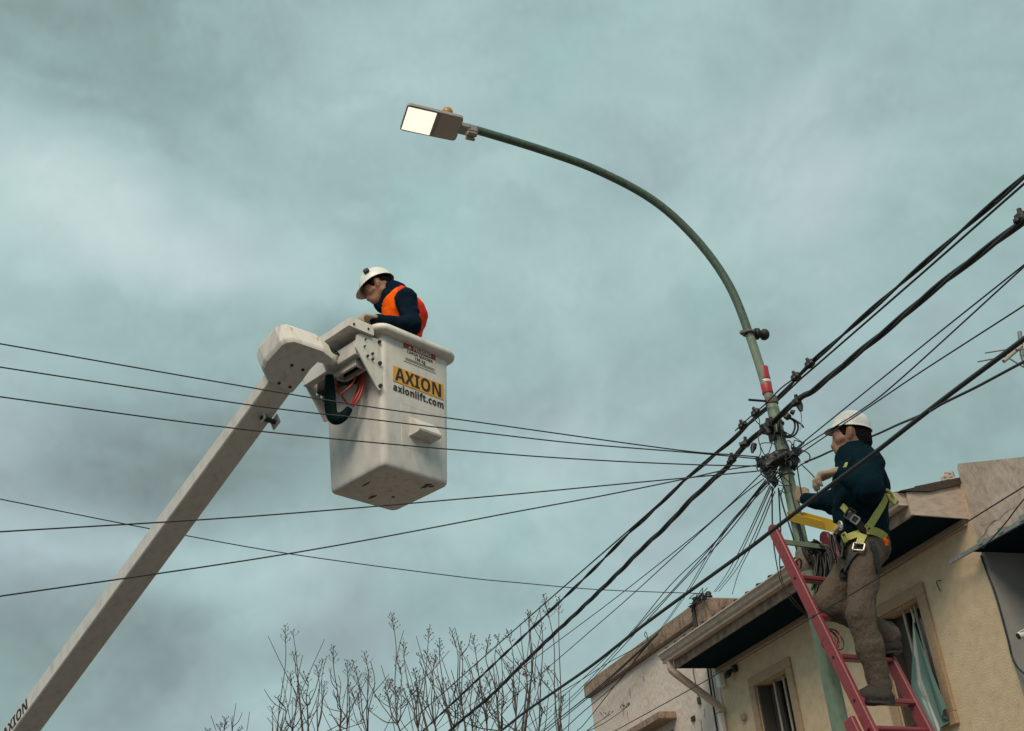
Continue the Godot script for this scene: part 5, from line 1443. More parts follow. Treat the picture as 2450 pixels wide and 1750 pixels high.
func worker_in_bucket() -> void:
	var fw := Vector3(-0.985, 0, -0.12).normalized()
	var lf := Vector3.UP.cross(fw)
	var base := Vector3(-0.87, 4.866, -7.40)
	var p := thing("person", "person in orange vest and white helmet leaning over the bucket edge", "person", base)
	var hc := Vector3(-0.975, 6.452, -7.315)
	var hf := (fw * 0.87 + Vector3(0, -0.5, 0)).normalized()
	var hl := lf
	var hu := hl.cross(hf) * -1.0
	if hu.y < 0: hu = -hu
	var neck := Vector3(-0.865, 6.392, -7.329)
	var chest := Vector3(-0.783, 6.223, -7.358)
	var sl := Vector3(-0.748, 6.244, -7.181)
	var sr := Vector3(-0.854, 6.48, -7.512)
	var el := Vector3(-0.71, 5.976, -7.135)
	var wl := Vector3(-0.965, 5.941, -6.933)
	var er := Vector3(-0.948, 6.277, -7.561)
	var wr := Vector3(-1.088, 6.233, -7.421)
	var pel := Vector3(-0.87, 5.76, -7.40)
	# body
	var f := Flesh.new()
	f.k = 110.0
	head_bones(f, hc, hf, hl, hu)
	f.bone(hc - hf * 0.02 - hu * 0.06, neck, 0.055, 0.058)
	var mb := MB.new()
	f.build(mb, 0.0055)
	f = Flesh.new()
	f.k = 60.0
	f.bone(neck, chest, 0.055, 0.09); f.bone(chest, pel, 0.1, 0.1)
	f.chain([sl, el, wl], [0.05, 0.04, 0.028]); f.chain([sr, er, wr], [0.05, 0.04, 0.028]); f.bone(sl, sr, 0.05, 0.05)
	for s in [-1.0, 1.0]:
		var hip: Vector3 = pel + lf * 0.09 * s
		var an: Vector3 = Vector3(hip.x, 4.97, hip.z)
		f.chain([hip, hip.lerp(an, 0.5) + fw * 0.03, an], [0.08, 0.06, 0.045])
	f.build(mb, 0.016)
	part("body", mb, M.skin, p)
	# jumper
	f = Flesh.new()
	f.k = 55.0; folds(f, 0.012, 5.5, 3)
	f.bone(chest, pel, 0.125, 0.115, lf, 1.15)
	f.bone(neck - Vector3(0, 0.08, 0) - fw * 0.03, chest, 0.1, 0.13, lf, 1.25)
	f.bone(sl, sr, 0.07, 0.07)
	f.bone(neck + fw * 0.015 + Vector3(0, 0.045, 0), neck - Vector3(0, 0.04, 0), 0.076, 0.092)
	f.bone(neck + fw * 0.05 - Vector3(0, 0.02, 0), neck + fw * 0.095 - Vector3(0, 0.085, 0), 0.062, 0.055)
	f.bone(neck - fw * 0.03 + Vector3(0, 0.02, 0), neck + fw * 0.03 + Vector3(0, 0.02, 0), 0.075, 0.07)
	f.chain([sl, el, wl], [0.082, 0.068, 0.043]); f.chain([sr, er, wr], [0.08, 0.066, 0.042])
	mb = MB.new()
	f.build(mb, 0.012)
	part("jumper", mb, M.jumper, p)
	# vest: two panels over the chest and the back, open at the arms
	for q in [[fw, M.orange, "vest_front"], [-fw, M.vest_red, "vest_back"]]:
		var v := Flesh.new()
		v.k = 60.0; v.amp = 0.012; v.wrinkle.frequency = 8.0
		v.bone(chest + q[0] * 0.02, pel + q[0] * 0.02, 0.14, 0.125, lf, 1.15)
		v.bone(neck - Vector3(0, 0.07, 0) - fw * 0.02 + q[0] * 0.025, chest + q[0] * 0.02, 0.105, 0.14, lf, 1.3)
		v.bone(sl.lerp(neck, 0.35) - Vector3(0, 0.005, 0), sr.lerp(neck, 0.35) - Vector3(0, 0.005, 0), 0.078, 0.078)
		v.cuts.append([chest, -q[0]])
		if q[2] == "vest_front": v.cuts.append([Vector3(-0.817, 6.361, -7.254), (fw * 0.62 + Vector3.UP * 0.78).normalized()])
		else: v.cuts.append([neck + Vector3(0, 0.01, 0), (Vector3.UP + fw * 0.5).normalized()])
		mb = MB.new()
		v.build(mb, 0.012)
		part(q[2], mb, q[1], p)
	f = Flesh.new()
	f.k = 60.0; f.amp = 0.012; f.wrinkle.frequency = 9.0
	f.bone(pel + Vector3(0, 0.05, 0), pel - Vector3(0, 0.08, 0), 0.125, 0.12, lf, 1.2)
	for s in [-1.0, 1.0]:
		var hip: Vector3 = pel + lf * 0.09 * s - Vector3(0, 0.06, 0)
		var an: Vector3 = Vector3(hip.x, 5.0, hip.z)
		f.chain([hip, hip.lerp(an, 0.5) + fw * 0.03, an], [0.095, 0.075, 0.06])
	mb = MB.new()
	f.build(mb, 0.016)
	part("trousers", mb, M.trousers, p)
	for s in [-1.0, 1.0]:
		var a: Vector3 = Vector3(pel.x, 4.96, pel.z) + lf * 0.09 * s
		boot(p, a, Vector3(a.x, 4.875, a.z) - fw * 0.07, Vector3(a.x, 4.875, a.z) + fw * 0.19)
	glove(p, wl, Vector3(-1.017, 5.921, -6.875) - wl + fw * 0.03, Vector3(0, -1, 0), -lf, [0.5, 0.6, 0.4], M.glove)
	glove(p, wr, fw + Vector3(0, -0.2, 0), Vector3(0, -1, 0), lf, [0.5, 0.6, 0.4], M.glove)
	head_parts(p, hc, hf, hl, hu, false)
	var hm := helmet(p, hc + hu * 0.052 - hf * 0.008, (hf + hu * 0.12).normalized(), hl, (hu - hf * 0.12).normalized(), 0.97)
	mb = MB.new()
	var cpos := hc + hu * 0.128 + hf * 0.004 + hl * 0.1
	mb.box(frame(cpos, (hl * 0.75 + hf * 0.05 + hu * 0.62).normalized(), hu), Vector3(0.045, 0.066, 0.026), 0.008)
	part("lamp_clip", mb, M.black, hm)

func worker_on_ladder() -> void:
	var fw := Vector3(-0.9, 0, -0.44).normalized()
	var lf := Vector3.UP.cross(fw)
	var view := Vector3(0.29, 0.27, -0.92).normalized()
	var hf := Vector3(-0.9, 0.02, -0.4).normalized()
	var hl := Vector3.UP.cross(hf).normalized()
	var hu := hf.cross(hl)
	if hu.y < 0: hu = -hu
	var hc := Vector3(1.995, 4.392, -6.27)
	var neck := Vector3(2.031, 4.294, -6.28)
	var chest := Vector3(1.993, 4.091, -6.292)
	var pel := Vector3(1.928, 3.764, -6.312)
	var sl := Vector3(2.005, 4.138, -6.109)
	var sr := Vector3(2.024, 4.299, -6.45)
	var el := Vector3(1.936, 3.949, -5.995)
	var wl := Vector3(1.817, 4.059, -6.032)
	var er := Vector3(1.932, 4.103, -6.603)
	var wr := Vector3(1.779, 4.187, -6.718)
	var hipl := Vector3(1.901, 3.638, -6.237)
	var hipr := Vector3(1.924, 3.706, -6.397)
	var kl := Vector3(1.785, 3.283, -6.188)
	var al := Vector3(1.812, 2.907, -6.242)
	var kr := Vector3(1.685, 3.433, -6.423)
	var ar := Vector3(2.001, 3.23, -6.457)
	var base := Vector3(al.x, 2.86, al.z)
	var p := thing("person", "person in dark jacket, brown trousers and yellow harness standing on the red ladder", "person", base)
	var f := Flesh.new()
	f.k = 110.0
	head_bones(f, hc, hf, hl, hu)
	f.bone(hc - hf * 0.03 - hu * 0.05, neck, 0.056, 0.06)
	var mb := MB.new()
	f.build(mb, 0.0055)
	f = Flesh.new()
	f.k = 60.0
	f.chain([neck, chest, pel], [0.055, 0.1, 0.1]); f.bone(sl, sr, 0.05, 0.05)
	f.chain([sl, el, wl], [0.05, 0.04, 0.028]); f.chain([sr, er, wr], [0.05, 0.04, 0.028])
	f.chain([pel, hipl, kl, al], [0.09, 0.075, 0.055, 0.04]); f.chain([pel, hipr, kr, ar], [0.09, 0.075, 0.055, 0.04])
	f.build(mb, 0.016)
	part("body", mb, M.skin, p)
	# jacket
	f = Flesh.new()
	f.k = 55.0; folds(f, 0.01, 8.0, 5)
	f.bone(chest, Vector3(1.938, 3.834, -6.309), 0.158, 0.16, lf, 1.15)
	f.bone(Vector3(2.012, 4.227, -6.286), chest, 0.115, 0.145, lf, 1.2)
	f.bone(sl, sr, 0.075, 0.075)
	f.bone(Vector3(2.004, 4.268, -6.278), Vector3(2, 4.313, -6.279), 0.085, 0.078)
	f.bone(Vector3(1.928, 4.248, -6.291), Vector3(1.931, 4.286, -6.29), 0.045, 0.04)
	f.chain([sl, el, wl], [0.092, 0.078, 0.052]); f.chain([sr, er, wr], [0.088, 0.072, 0.05])
	mb = MB.new()
	f.build(mb, 0.0125)
	part("jacket", mb, M.jacket, p)
	var coat := Flesh.new()
	coat.k = 55.0; coat.bones = f.bones.slice(0, 5)
	# trousers
	f = Flesh.new()
	f.k = 60.0; folds(f, 0.008, 7.0, 9)
	f.bone(Vector3(1.936, 3.801, -6.31), pel, 0.125, 0.13, lf, 1.15)
	f.bone(Vector3(1.967, 3.705, -6.3), Vector3(1.94, 3.685, -6.308), 0.11, 0.11)
	f.chain([hipl, kl, Vector3(1.801, 3.112, -6.204), Vector3(1.816, 2.917, -6.241)], [0.1, 0.072, 0.07, 0.064])
	f.chain([hipr, kr, ar], [0.1, 0.08, 0.066])
	mb = MB.new()
	f.build(mb, 0.0125)
	part("trousers", mb, M.trousers, p)
	var legs := f
	boot(p, al, Vector3(1.861, 2.806, -6.196), Vector3(1.709, 2.84, -6.271))
	boot(p, ar, Vector3(2.046, 3.136, -6.443), Vector3(1.823, 3.126, -6.53))
	glove(p, wl + (wl - el).normalized() * 0.035, Vector3(1.727, 4.061, -6.059) - wl, Vector3(0.1, -1, 0), view * 1.0, [0.75, 0.65, 0.35], M.glove)
	glove(p, wr, Vector3(1.742, 4.235, -6.749) - wr, view, Vector3.UP, [0.5, 0.8, 0.6], M.glove)
	head_parts(p, hc, hf, hl, hu, true)
	helmet(p, hc + hu * 0.055 - hf * 0.012, (hf + hu * 0.22).normalized(), hl, (hu - hf * 0.22).normalized(), 0.83)
	# harness webbing, laid on the clothes
	var hn := Node3D.new()
	hn.name = "harness"; hn.position = Vector3.ZERO
	p.add_child(hn)
	var lay := func(px: Array, on: Flesh, w: float, m: Material, nm: String) -> void:
		var ps := []
		var ns := []
		for q in curve(px, 4):
			var s: Vector3 = on.reach(q - view * 0.0, view, 0.008)
			ps.append(s); ns.append(on.slope(s))
		var r := MB.new()
		r.ribbon(ps, ns, w, 0.005)
		part(nm, r, m, hn)
	lay.call([Vector3(1.96, 3.845, -5.776), Vector3(1.929, 3.796, -5.787), Vector3(1.888, 3.745, -5.8), Vector3(1.843, 3.692, -5.815), Vector3(1.817, 3.669, -5.823)], coat, 0.042, M.lime, "back_strap")
	lay.call([Vector3(1.901, 3.603, -5.796), Vector3(1.878, 3.632, -5.804), Vector3(1.842, 3.654, -5.815), Vector3(1.812, 3.661, -5.825)], coat, 0.045, M.lime, "waist_strap")
	lay.call([Vector3(1.78, 3.653, -5.834), Vector3(1.745, 3.646, -5.845), Vector3(1.702, 3.64, -5.858), Vector3(1.675, 3.636, -5.865)], legs, 0.04, M.lime, "belt")
	lay.call([Vector3(1.719, 3.83, -5.853), Vector3(1.732, 3.808, -5.849), Vector3(1.743, 3.777, -5.846)], coat, 0.034, M.lime, "chest_strap")
	lay.call([Vector3(1.743, 3.777, -5.846), Vector3(1.764, 3.736, -5.839), Vector3(1.789, 3.694, -5.832), Vector3(1.821, 3.654, -5.822)], coat, 0.044, M.black, "shoulder_strap")
	lay.call([Vector3(1.799, 4.08, -5.829), Vector3(1.783, 4.054, -5.834), Vector3(1.765, 4.03, -5.839)], coat, 0.02, M.lime, "front_strap")
	lay.call([Vector3(1.793, 3.641, -5.831), Vector3(1.776, 3.613, -5.836), Vector3(1.762, 3.588, -5.84)], legs, 0.045, M.lime, "leg_strap")
	lay.call([Vector3(1.739, 3.557, -5.847), Vector3(1.702, 3.522, -5.858), Vector3(1.673, 3.481, -5.866), Vector3(1.644, 3.445, -5.874), Vector3(1.635, 3.419, -5.877)], legs, 0.042, M.black, "thigh_strap")
	lay.call([Vector3(1.826, 3.591, -5.82), Vector3(1.831, 3.52, -5.819), Vector3(1.827, 3.463, -5.82), Vector3(1.827, 3.405, -5.82)], legs, 0.035, M.black, "pocket_strap")
	lay.call([Vector3(1.688, 3.627, -5.862), Vector3(1.678, 3.607, -5.865), Vector3(1.667, 3.595, -5.868)], legs, 0.04, M.lime, "strap_end")
	for q in [[Vector3(1.755, 3.573, -5.842), legs, 0.062, 0.036, 0.35, M.steel], [Vector3(1.695, 3.642, -5.86), legs, 0.05, 0.026, 1.35, M.lime], [Vector3(1.75, 3.77, -5.844), coat, 0.06, 0.04, -0.75, M.bolt], [Vector3(1.77, 3.732, -5.838), coat, 0.04, 0.034, -0.75, M.tin]]:
		var c: Vector3 = q[1].reach(q[0], view, 0.016)
		var nn: Vector3 = q[1].slope(c)
		var t := frame(c, nn).rotated_local(Vector3.BACK, -q[4])
		mb = MB.new()
		var hw: float = q[2] / 2
		var hh: float = q[3] / 2
		mb.tube([t * Vector3(-hw, -hh, 0), t * Vector3(-hw * 0.8, -hh * 1.15, 0), t * Vector3(hw * 0.8, -hh * 1.15, 0), t * Vector3(hw, -hh, 0), t * Vector3(hw, hh, 0), t * Vector3(hw * 0.8, hh * 1.15, 0), t * Vector3(-hw * 0.8, hh * 1.15, 0), t * Vector3(-hw, hh, 0)], 0.0065, 6, true)
		part("buckle", mb, q[5], hn)
	mb = MB.new()   # ring plate at the small of the back
	mb.tube(curve([Vector3(2.073, 3.973, -6.108), Vector3(2.109, 3.961, -6.148), Vector3(2.123, 3.927, -6.143), Vector3(2.108, 3.899, -6.149), Vector3(2.083, 3.918, -6.125), Vector3(2.068, 3.949, -6.11)], 4), 0.009, 6)
	part("back_ring", mb, M.lime, hn)
	mb = MB.new()   # orange tag
	mb.tube([Vector3(1.988, 3.682, -6.104), Vector3(2.001, 3.668, -6.111), Vector3(1.999, 3.648, -6.122)], [0.012, 0.018, 0.01], 7, false, 0.6)
	part("tag", mb, M.orange, hn)
	mb = MB.new()   # tool tails at the belt
	for i in 7:
		var a: Vector3 = Vector3(1.757, 3.791, -6.258) + Vector3(rng.randf_range(-0.02, 0.03), 0, rng.randf_range(-0.04, 0.04))
		mb.tube(curve([a, a + Vector3(rng.randf_range(-0.02, 0.02), -0.06, 0), a + Vector3(rng.randf_range(-0.02, 0.03), -0.13 - rng.randf() * 0.05, 0)], 3), 0.008, 5)
	part("tool_tails", mb, M.black, hn)
	# yellow work strap round the pole
	var ws := thing("work_strap", "bright yellow positioning strap looped round the pole and clipped to the harness", "strap", Vector3(1.756, 4.01, -6.569))
	var pc := Vector3(1.70, 0, -6.79)
	var y0 := 4.115
	var ps := []
	var ns := []
	var dir := (Vector3(Vector3(1.774, 3.866, -6.305).x, 0, Vector3(1.774, 3.866, -6.305).z) - pc).normalized()
	var perp := Vector3.UP.cross(dir)
	var ends := [Vector3(1.763, 3.788, -6.173), Vector3(1.849, 3.923, -6.492)]
	ps.append(ends[0]); ns.append(perp * -1.0)
	ps.append(ends[0].lerp(pc + Vector3(0, y0, 0) - perp * 0.05, 0.22)); ns.append((-perp + Vector3(0, -0.3, 0)).normalized())
	for k in 13:
		var a := -PI / 2 - PI * k / 12.0
		var rad := dir * cos(a) + perp * sin(a)
		ps.append(pc + Vector3(0, y0 + 0.012 * sin(k * 0.5), 0) + rad * 0.046); ns.append(rad)
	ps.append(ends[1]); ns.append(perp)
	mb = MB.new()
	mb.ribbon(ps, ns, 0.055, 0.004)
	part("webbing", mb, M.yellow, ws)
	mb = MB.new()
	mb.tube([ends[0] + dir * 0.05, ends[0] - dir * 0.03], 0.014, 8)
	mb.tube(ring(ends[0] + dir * 0.05, 0.025, 12, dir, Vector3.UP), 0.006, 6, true)
	part("clip", mb, M.steel, ws)

# ---------------------------------------------------------------- bare trees
func tree(label: String, foot: Vector3, forks: Array, tips: Array, bare: int, sd: int) -> void:
	rng.seed = sd
	var o := thing("bare_tree", label, "tree", foot)
	var trunk := MB.new()
	var crotch := foot + Vector3(0, 1.3, 0)
	trunk.tube([foot - Vector3(0, 0.1, 0), foot + Vector3(0.02, 0.5, 0), crotch], [0.15, 0.12, 0.11], 10)
	part("trunk", trunk, M.bark, o)
	for nd in forks:   # each limb climbs from the crotch to the fork its shoots leave from
		var limb := MB.new()
		var sway := Vector3(rng.randf_range(-0.12, 0.12), 0, rng.randf_range(-0.12, 0.12))
		var cv := curve([crotch - Vector3(0, 0.05, 0), crotch.lerp(nd, 0.33) + Vector3((nd.x - crotch.x) * 0.12, 0, 0) + sway, crotch.lerp(nd, 0.7) + sway * 0.5, nd], 5)
		var rad := []
		for k in cv.size(): rad.append(lerpf(0.045, 0.0095, float(k) / (cv.size() - 1)))
		limb.tube(cv, rad, 7)
		part("limb", limb, M.bark, o)
	var shoots := MB.new()
	var seeds := MB.new()
	var extra := []
	for i in tips.size():
		var t: Vector3 = tips[i]
		var best: Vector3 = forks[0]
		var bd := 1e9
		for nd in forks:
			if nd.y > t.y - 0.2: continue
			var d2: float = absf(nd.x - t.x) + absf(nd.z - t.z) * 0.3 + (t.y - nd.y) * 0.06 + rng.randf() * 0.15
			if d2 < bd: bd = d2; best = nd
		if bd > 1e8: best = t + (foot - t) * Vector3(0.35, 0, 0.35) - Vector3(0, 1.3, 0)
		var bow := rng.randf_range(0.04, 0.16)
		var m1 := best.lerp(t, 0.35) + Vector3((t.x - best.x) * bow, -0.03, (t.z - best.z) * 0.1)
		var m2 := best.lerp(t, 0.7) + Vector3((t.x - best.x) * bow * 0.9 + rng.randf_range(-0.07, 0.07), 0, 0)
		var cv := curve([best, m1, m2, t], 5)
		var rad := []
		for k in cv.size(): rad.append(lerpf(0.009, 0.0042, float(k) / (cv.size() - 1)))
		shoots.tube(cv, rad, 5)
		if i >= bare and rng.randf() < 0.82: panicle(shoots, seeds, t, (t - m2).normalized(), rng.randf_range(0.12, 0.32))
		if rng.randf() < 0.55:   # a side shoot
			var q: Vector3 = cv[4 + rng.randi() % 7]
			var sd2 := signf(rng.randf() - 0.5)
			extra.append([q, q + (t - q).normalized() * rng.randf_range(0.15, 0.45) + Vector3(sd2 * rng.randf_range(0.06, 0.25), 0.06, rng.randf_range(-0.15, 0.15))])
	for nd in forks:   # twigs that cross one another low down
		for k in 3: extra.append([nd - Vector3(0, rng.randf() * 0.4, 0), nd + Vector3(rng.randf_range(-0.5, 0.5), rng.randf_range(0.25, 0.75), rng.randf_range(-0.4, 0.4))])
	for e in extra:
		var md: Vector3 = e[0].lerp(e[1], 0.5) + Vector3(rng.randf_range(-0.04, 0.04), -0.03, rng.randf_range(-0.05, 0.05))
		shoots.tube(curve([e[0], md, e[1]], 4), [0.0065, 0.0063, 0.006, 0.0057, 0.0054, 0.005, 0.0047, 0.0043, 0.0038], 5)
		if rng.randf() < 0.18: panicle(shoots, seeds, e[1], (e[1] - md).normalized(), rng.randf_range(0.08, 0.16))
	part("crown", shoots, M.bark, o)
	var sh := part("seed_heads", seeds, M.seed, o)
	sh.set_meta("kind", "stuff")

func panicle(tw: MB, sd: MB, t: Vector3, d: Vector3, ln: float) -> void:
	var e := t + d * ln * 0.25
	var s := t - d * ln * 0.75
	tw.tube([s, t, e], [0.0052, 0.004, 0.003], 4)
	var n := int(ln * 55)
	for i in n:
		var f := float(i) / n
		var q := s.lerp(e, f)
		var a := i * 2.4
		var w := (Vector3(cos(a), 0.75, sin(a) * 0.8)).normalized()
		var l := lerpf(0.1, 0.04, f) * rng.randf_range(0.6, 1.2)
		tw.tube([q, q + w * l], [0.0032, 0.0024], 3)
		for k in 1 + rng.randi() % 2:
			var c: Vector3 = q + w * l * (1.0 - 0.35 * k) + Vector3(rng.randf_range(-0.012, 0.012), rng.randf_range(0, 0.015), rng.randf_range(-0.012, 0.012))
			var r := rng.randf_range(0.006, 0.0095)
			sd.tube([c - Vector3(0, r, 0), c, c + Vector3(0, r * 1.3, 0)], [r * 0.5, r, r * 0.3], 4)

func trees() -> void:
	var left: Array = [Vector3(-2.384, 5.959, -16.125), Vector3(-3.693, 6.63, -16.45), Vector3(-3.688, 6.413, -17.025), Vector3(-3.352, 6.125, -16.095), Vector3(-3.631, 5.985, -16.608), Vector3(-3.222, 6.407, -17.262), Vector3(-2.955, 6.212, -16.315), Vector3(-3.284, 6.099, -16.822), Vector3(-3.313, 6.365, -17.387), Vector3(-2.78, 6.035, -16.487), Vector3(-2.781, 6.206, -17.055), Vector3(-2.588, 5.818, -16.093), Vector3(-2.547, 6.204, -16.667), Vector3(-2.583, 6.085, -17.228), Vector3(-3.672, 5.501, -16.025), Vector3(-3.948, 5.389, -16.535), Vector3(-4.584, 5.531, -16.951), Vector3(-4.395, 5.265, -15.987), Vector3(-3.674, 5.321, -16.742), Vector3(-3.698, 5.791, -17.309), Vector3(-3.041, 5.341, -16.441), Vector3(-3.054, 5.719, -17.008), Vector3(-2.701, 5.38, -16.075), Vector3(-4.288, 5.176, -16.306), Vector3(-4.85, 5.308, -16.731), Vector3(-2.52, 5.134, -16.246), Vector3(-3.432, 5.978, -16.65), Vector3(-3.414, 5.905, -17.225), Vector3(-3.078, 5.709, -16.292), Vector3(-3.534, 5.861, -16.772), Vector3(-3.076, 6.138, -17.431), Vector3(-2.732, 5.676, -16.495), Vector3(-2.695, 5.806, -17.069), Vector3(-3.309, 5.359, -15.961), Vector3(-3.324, 5.335, -16.529), Vector3(-3.811, 5.525, -16.998), Vector3(-2.761, 5.219, -16.206)]
	tree("bare tree with dry seed heads, standing clear of the cables", Vector3(-3.069, 5.163, -16.721) * Vector3(1, 0, 1), [Vector3(-3.553, 5.955, -16.727), Vector3(-3.452, 5.602, -16.952), Vector3(-3.528, 5.152, -16.323), Vector3(-3.244, 5.2, -16.688), Vector3(-2.956, 5.497, -16.944), Vector3(-2.801, 5.138, -16.565), Vector3(-2.555, 5.097, -16.908), Vector3(-3.814, 4.965, -16.567), Vector3(-4.347, 4.91, -16.331)], left, 1, 5)
	var right: Array = [Vector3(-1.541, 5.571, -14.77), Vector3(-0.506, 5.912, -15.362), Vector3(-0.208, 6.248, -15.889), Vector3(0.083, 6.187, -14.98), Vector3(-0.973, 5.727, -15.469), Vector3(-0.517, 5.891, -16.012), Vector3(-0.612, 5.562, -15.098), Vector3(-1.979, 6.369, -15.504), Vector3(-1.893, 6.121, -16.039), Vector3(-1.874, 5.657, -15.124), Vector3(-1.486, 6.19, -15.69), Vector3(-1.062, 5.951, -14.812), Vector3(-1.139, 6.02, -15.328), Vector3(-1.358, 6.043, -15.832), Vector3(-1.003, 5.722, -14.946), Vector3(-1.511, 5.799, -15.426), Vector3(-0.892, 6.097, -15.995), Vector3(-0.642, 5.814, -15.096), Vector3(-0.376, 6.036, -15.625), Vector3(-1.453, 5.892, -16.085), Vector3(-1.166, 5.494, -15.195), Vector3(-0.06, 6.312, -15.76), Vector3(0.161, 6.225, -14.849), Vector3(0.36, 6.356, -15.366), Vector3(-0.058, 5.943, -15.89), Vector3(-0.262, 5.454, -14.978), Vector3(-0.418, 5.551, -15.494), Vector3(0.11, 5.613, -16.02), Vector3(0.037, 5.298, -15.11), Vector3(0.222, 5.445, -15.628), Vector3(-2.092, 5.607, -16.014), Vector3(-2.034, 5.268, -15.104), Vector3(-1.985, 5.411, -15.635), Vector3(0.27, 4.919, -14.848), Vector3(-0.043, 4.995, -15.37), Vector3(-1.797, 5.43, -15.788), Vector3(-1.629, 5.436, -14.891), Vector3(-1.592, 5.232, -15.418), Vector3(-2.371, 5.205, -15.844), Vector3(-0.789, 5.18, -15.089), Vector3(-0.98, 5.363, -15.599), Vector3(-0.661, 5.363, -16.136), Vector3(-1.45, 5.443, -15.171), Vector3(-1.311, 5.465, -15.705), Vector3(-1.079, 5.186, -14.811), Vector3(-0.841, 5.575, -15.347), Vector3(-0.756, 5.554, -15.872), Vector3(-0.512, 5.22, -14.971), Vector3(-0.367, 5.285, -15.496), Vector3(-0.195, 5.541, -16.019), Vector3(-1.359, 5.083, -15.049), Vector3(-1.074, 5.18, -15.593), Vector3(-0.745, 5.224, -16.133), Vector3(-0.494, 5.003, -15.232), Vector3(-1.647, 5.487, -15.674), Vector3(-1.74, 5.048, -14.748), Vector3(-1.252, 4.95, -15.319), Vector3(-0.934, 5.038, -15.863), Vector3(-0.654, 4.824, -14.966), Vector3(0.88, 4.786, -15.475)]
	tree("bare multi-stemmed tree with dry seed heads, tangled behind the twisted cables", Vector3(-0.784, 4.723, -15.48) * Vector3(1, 0, 1), [Vector3(-1.673, 5.409, -15.309), Vector3(-1.895, 4.845, -15.081), Vector3(-1.694, 4.873, -15.709), Vector3(-1.308, 5.276, -15.545), Vector3(-1.422, 4.809, -15.234), Vector3(-1.209, 4.848, -15.653), Vector3(-1.048, 5.003, -15.164), Vector3(-0.947, 4.762, -15.471), Vector3(-0.762, 4.918, -15.782), Vector3(-0.584, 5.045, -15.289), Vector3(-0.567, 4.726, -15.59), Vector3(-0.353, 4.858, -15.396), Vector3(-0.171, 5.279, -15.499), Vector3(-0.074, 5.578, -15.6), Vector3(-0.063, 4.652, -15.3), Vector3(0.194, 4.482, -15.499)], right, 7, 8)

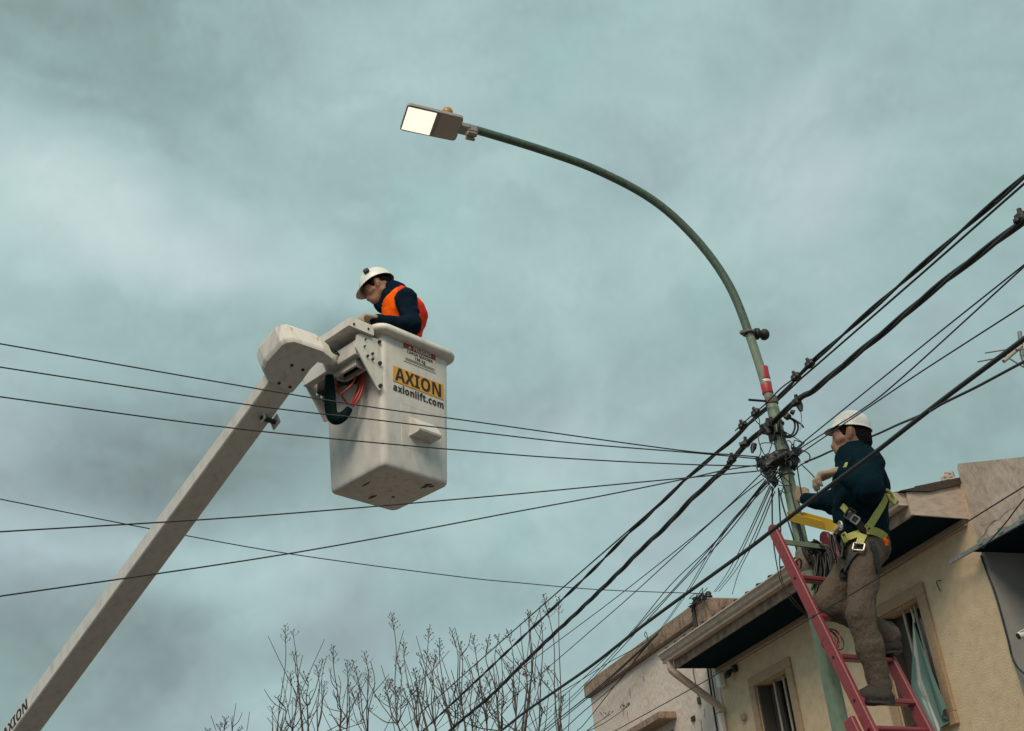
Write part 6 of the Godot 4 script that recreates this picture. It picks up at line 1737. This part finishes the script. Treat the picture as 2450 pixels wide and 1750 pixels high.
# ---------------------------------------------------------------- small things
func small_things() -> void:
	rng.seed = 99
	# flag hanging at the window
	var c0 := Vector3(3.871, 4.669, -11.573)
	var fl := thing("flag", "light blue and white flag hanging limp from the barred window", "flag", c0)
	var rows := 22
	var cols := 33
	var top := Vector3(3.878, 4.671, -11.613)
	var lo_l := Vector3(3.822, 3.41, -11.621)
	var lo_r := Vector3(3.921, 3.747, -11.432)
	var mid_l := Vector3(3.783, 4.065, -11.823)
	var rings := []
	var mb := MB.new()
	for j in rows + 1:
		var s := float(j) / rows
		for i in cols + 1:
			var c: float = float(i) / cols
			var l: Vector3 = top.lerp(mid_l, s * 1.7) if s < 0.588 else mid_l.lerp(lo_l, (s - 0.588) / 0.412)
			var r: Vector3 = top.lerp(lo_r, pow(s, 0.93))
			var q := l.lerp(r, c)
			q += -INTO * (0.012 + 0.05 * s * sin(c * 15.0 + 1.2 * s) + 0.02 * s * sin(c * 31.0 + 3.0))
			q += Vector3(0, -0.012 * s * absf(sin(c * 9.0)), 0)
			var band := absf(c - 0.3 - 0.06 * sin(s * 3.0))
			mb.tint = Color(0.4, 0.42, 0.4) if band < 0.17 else Color(0.085, 0.155, 0.145)
			mb.vert(q, Vector3.ZERO)
	for j in rows:
		for i in cols:
			var a := j * (cols + 1) + i
			mb.quad(a, a + 1, a + cols + 2, a + cols + 1)
	mb.smooth(0, 0)
	part("cloth", mb, M.flag, fl)
	mb = MB.new()
	for k in 9:
		var a := TAU * k / 9.0
		var cc := Vector3(3.803, 3.917, -11.585)
		mb.tube([cc + ALONG * cos(a) * 0.018 + Vector3(0, sin(a) * 0.02, 0), cc + ALONG * cos(a) * 0.034 + Vector3(0, sin(a) * 0.04, 0)], 0.0025, 4)
	part("sun_emblem", mb, M.trim, fl)
	mb = MB.new()
	mb.tube([Vector3(3.971, 4.871, -11.89), Vector3(3.901, 4.721, -11.668), Vector3(3.866, 4.638, -11.585)], [0.014, 0.014, 0.01], 8)
	part("flag_pole", mb, M.cream_bar, fl)
	# wall fittings on the yellow house
	var ab := MB.new()
	ab.box(hx(14.02, 5.17, 7.55), Vector3(0.13, 0.2, 0.09), 0.015)
	tag(solo("alarm_box", ab, M.helmet, H(14.02, 5.08, 7.55)), "white alarm box under the dark eave beside the downpipe", "alarm box")
	var fld := thing("floodlight", "small black floodlight fixed under the dark eave", "floodlight", H(13.62, 5.2, 7.55))
	mb = MB.new()
	mb.box(Transform3D(Basis(ALONG, Vector3.UP, INTO).rotated(ALONG, 0.5), H(13.68, 5.17, 7.5)), Vector3(0.12, 0.11, 0.05), 0.01)
	part("lamp_body", mb, M.black, fld)
	mb = MB.new()
	mb.box(hx(13.6, 5.22, 7.56), Vector3(0.08, 0.09, 0.075), 0.01)
	part("sensor", mb, M.black, fld)
	# security camera in the porch
	var sc := thing("security_camera", "white bullet security camera in front of the black porch wall", "security camera", Vector3(4.336, 4.05, -10.103))
	mb = MB.new()
	var a1 := Vector3(4.266, 4.058, -10.15)
	var a2 := Vector3(4.491, 4.132, -10.175)
	mb.tube([a1, a1.lerp(a2, 0.06), a2], [0.03, 0.034, 0.034], 14)
	mb.box(frame(a1.lerp(a2, 0.45) + Vector3(0, 0.03, 0), a2 - a1), Vector3(0.075, 0.012, 0.2), 0.004)
	part("housing", mb, M.helmet, sc)
	mb = MB.new()
	mb.tube([a1.lerp(a2, -0.03), a1.lerp(a2, 0.01)], 0.028, 14)
	part("lens", mb, M.black, sc)
	mb = MB.new()
	mb.tube([a2, a2 + INTO * 1.1], 0.02, 8)
	part("wall_arm", mb, M.helmet, sc)
	# aerial on the neighbour's roof
	var an := thing("tv_aerial", "television aerial with thin rods on a mast above the neighbouring roof", "aerial", Vector3(Vector3(5.182, 6.911, -10.266).x, 5.0, Vector3(5.182, 6.911, -10.266).z))
	mb = MB.new()
	mb.tube([Vector3(Vector3(5.182, 6.911, -10.266).x, 3.0, Vector3(5.182, 6.911, -10.266).z), Vector3(5.182, 6.911, -10.266), Vector3(5.226, 7.171, -10.244)], 0.022, 8)
	part("mast", mb, M.tin, an)
	mb = MB.new()
	mb.tube([Vector3(4.931, 6.807, -10.167), Vector3(5.204, 7.011, -10.255)], 0.02, 8)
	part("boom", mb, M.cream_bar, an)
	for q in [[Vector3(4.679, 6.832, -10.176), Vector3(5.015, 6.897, -10.238)], [Vector3(4.763, 6.904, -10.137), Vector3(5.05, 6.967, -10.22)], [Vector3(4.982, 6.822, -10.143), Vector3(5.144, 6.693, -10.174)], [Vector3(5.1, 6.947, -10.196), Vector3(5.307, 6.92, -10.202)]]:
		mb = MB.new()
		mb.tube([q[0], q[1]], 0.008, 6)
		part("rod", mb, M.tin, an)
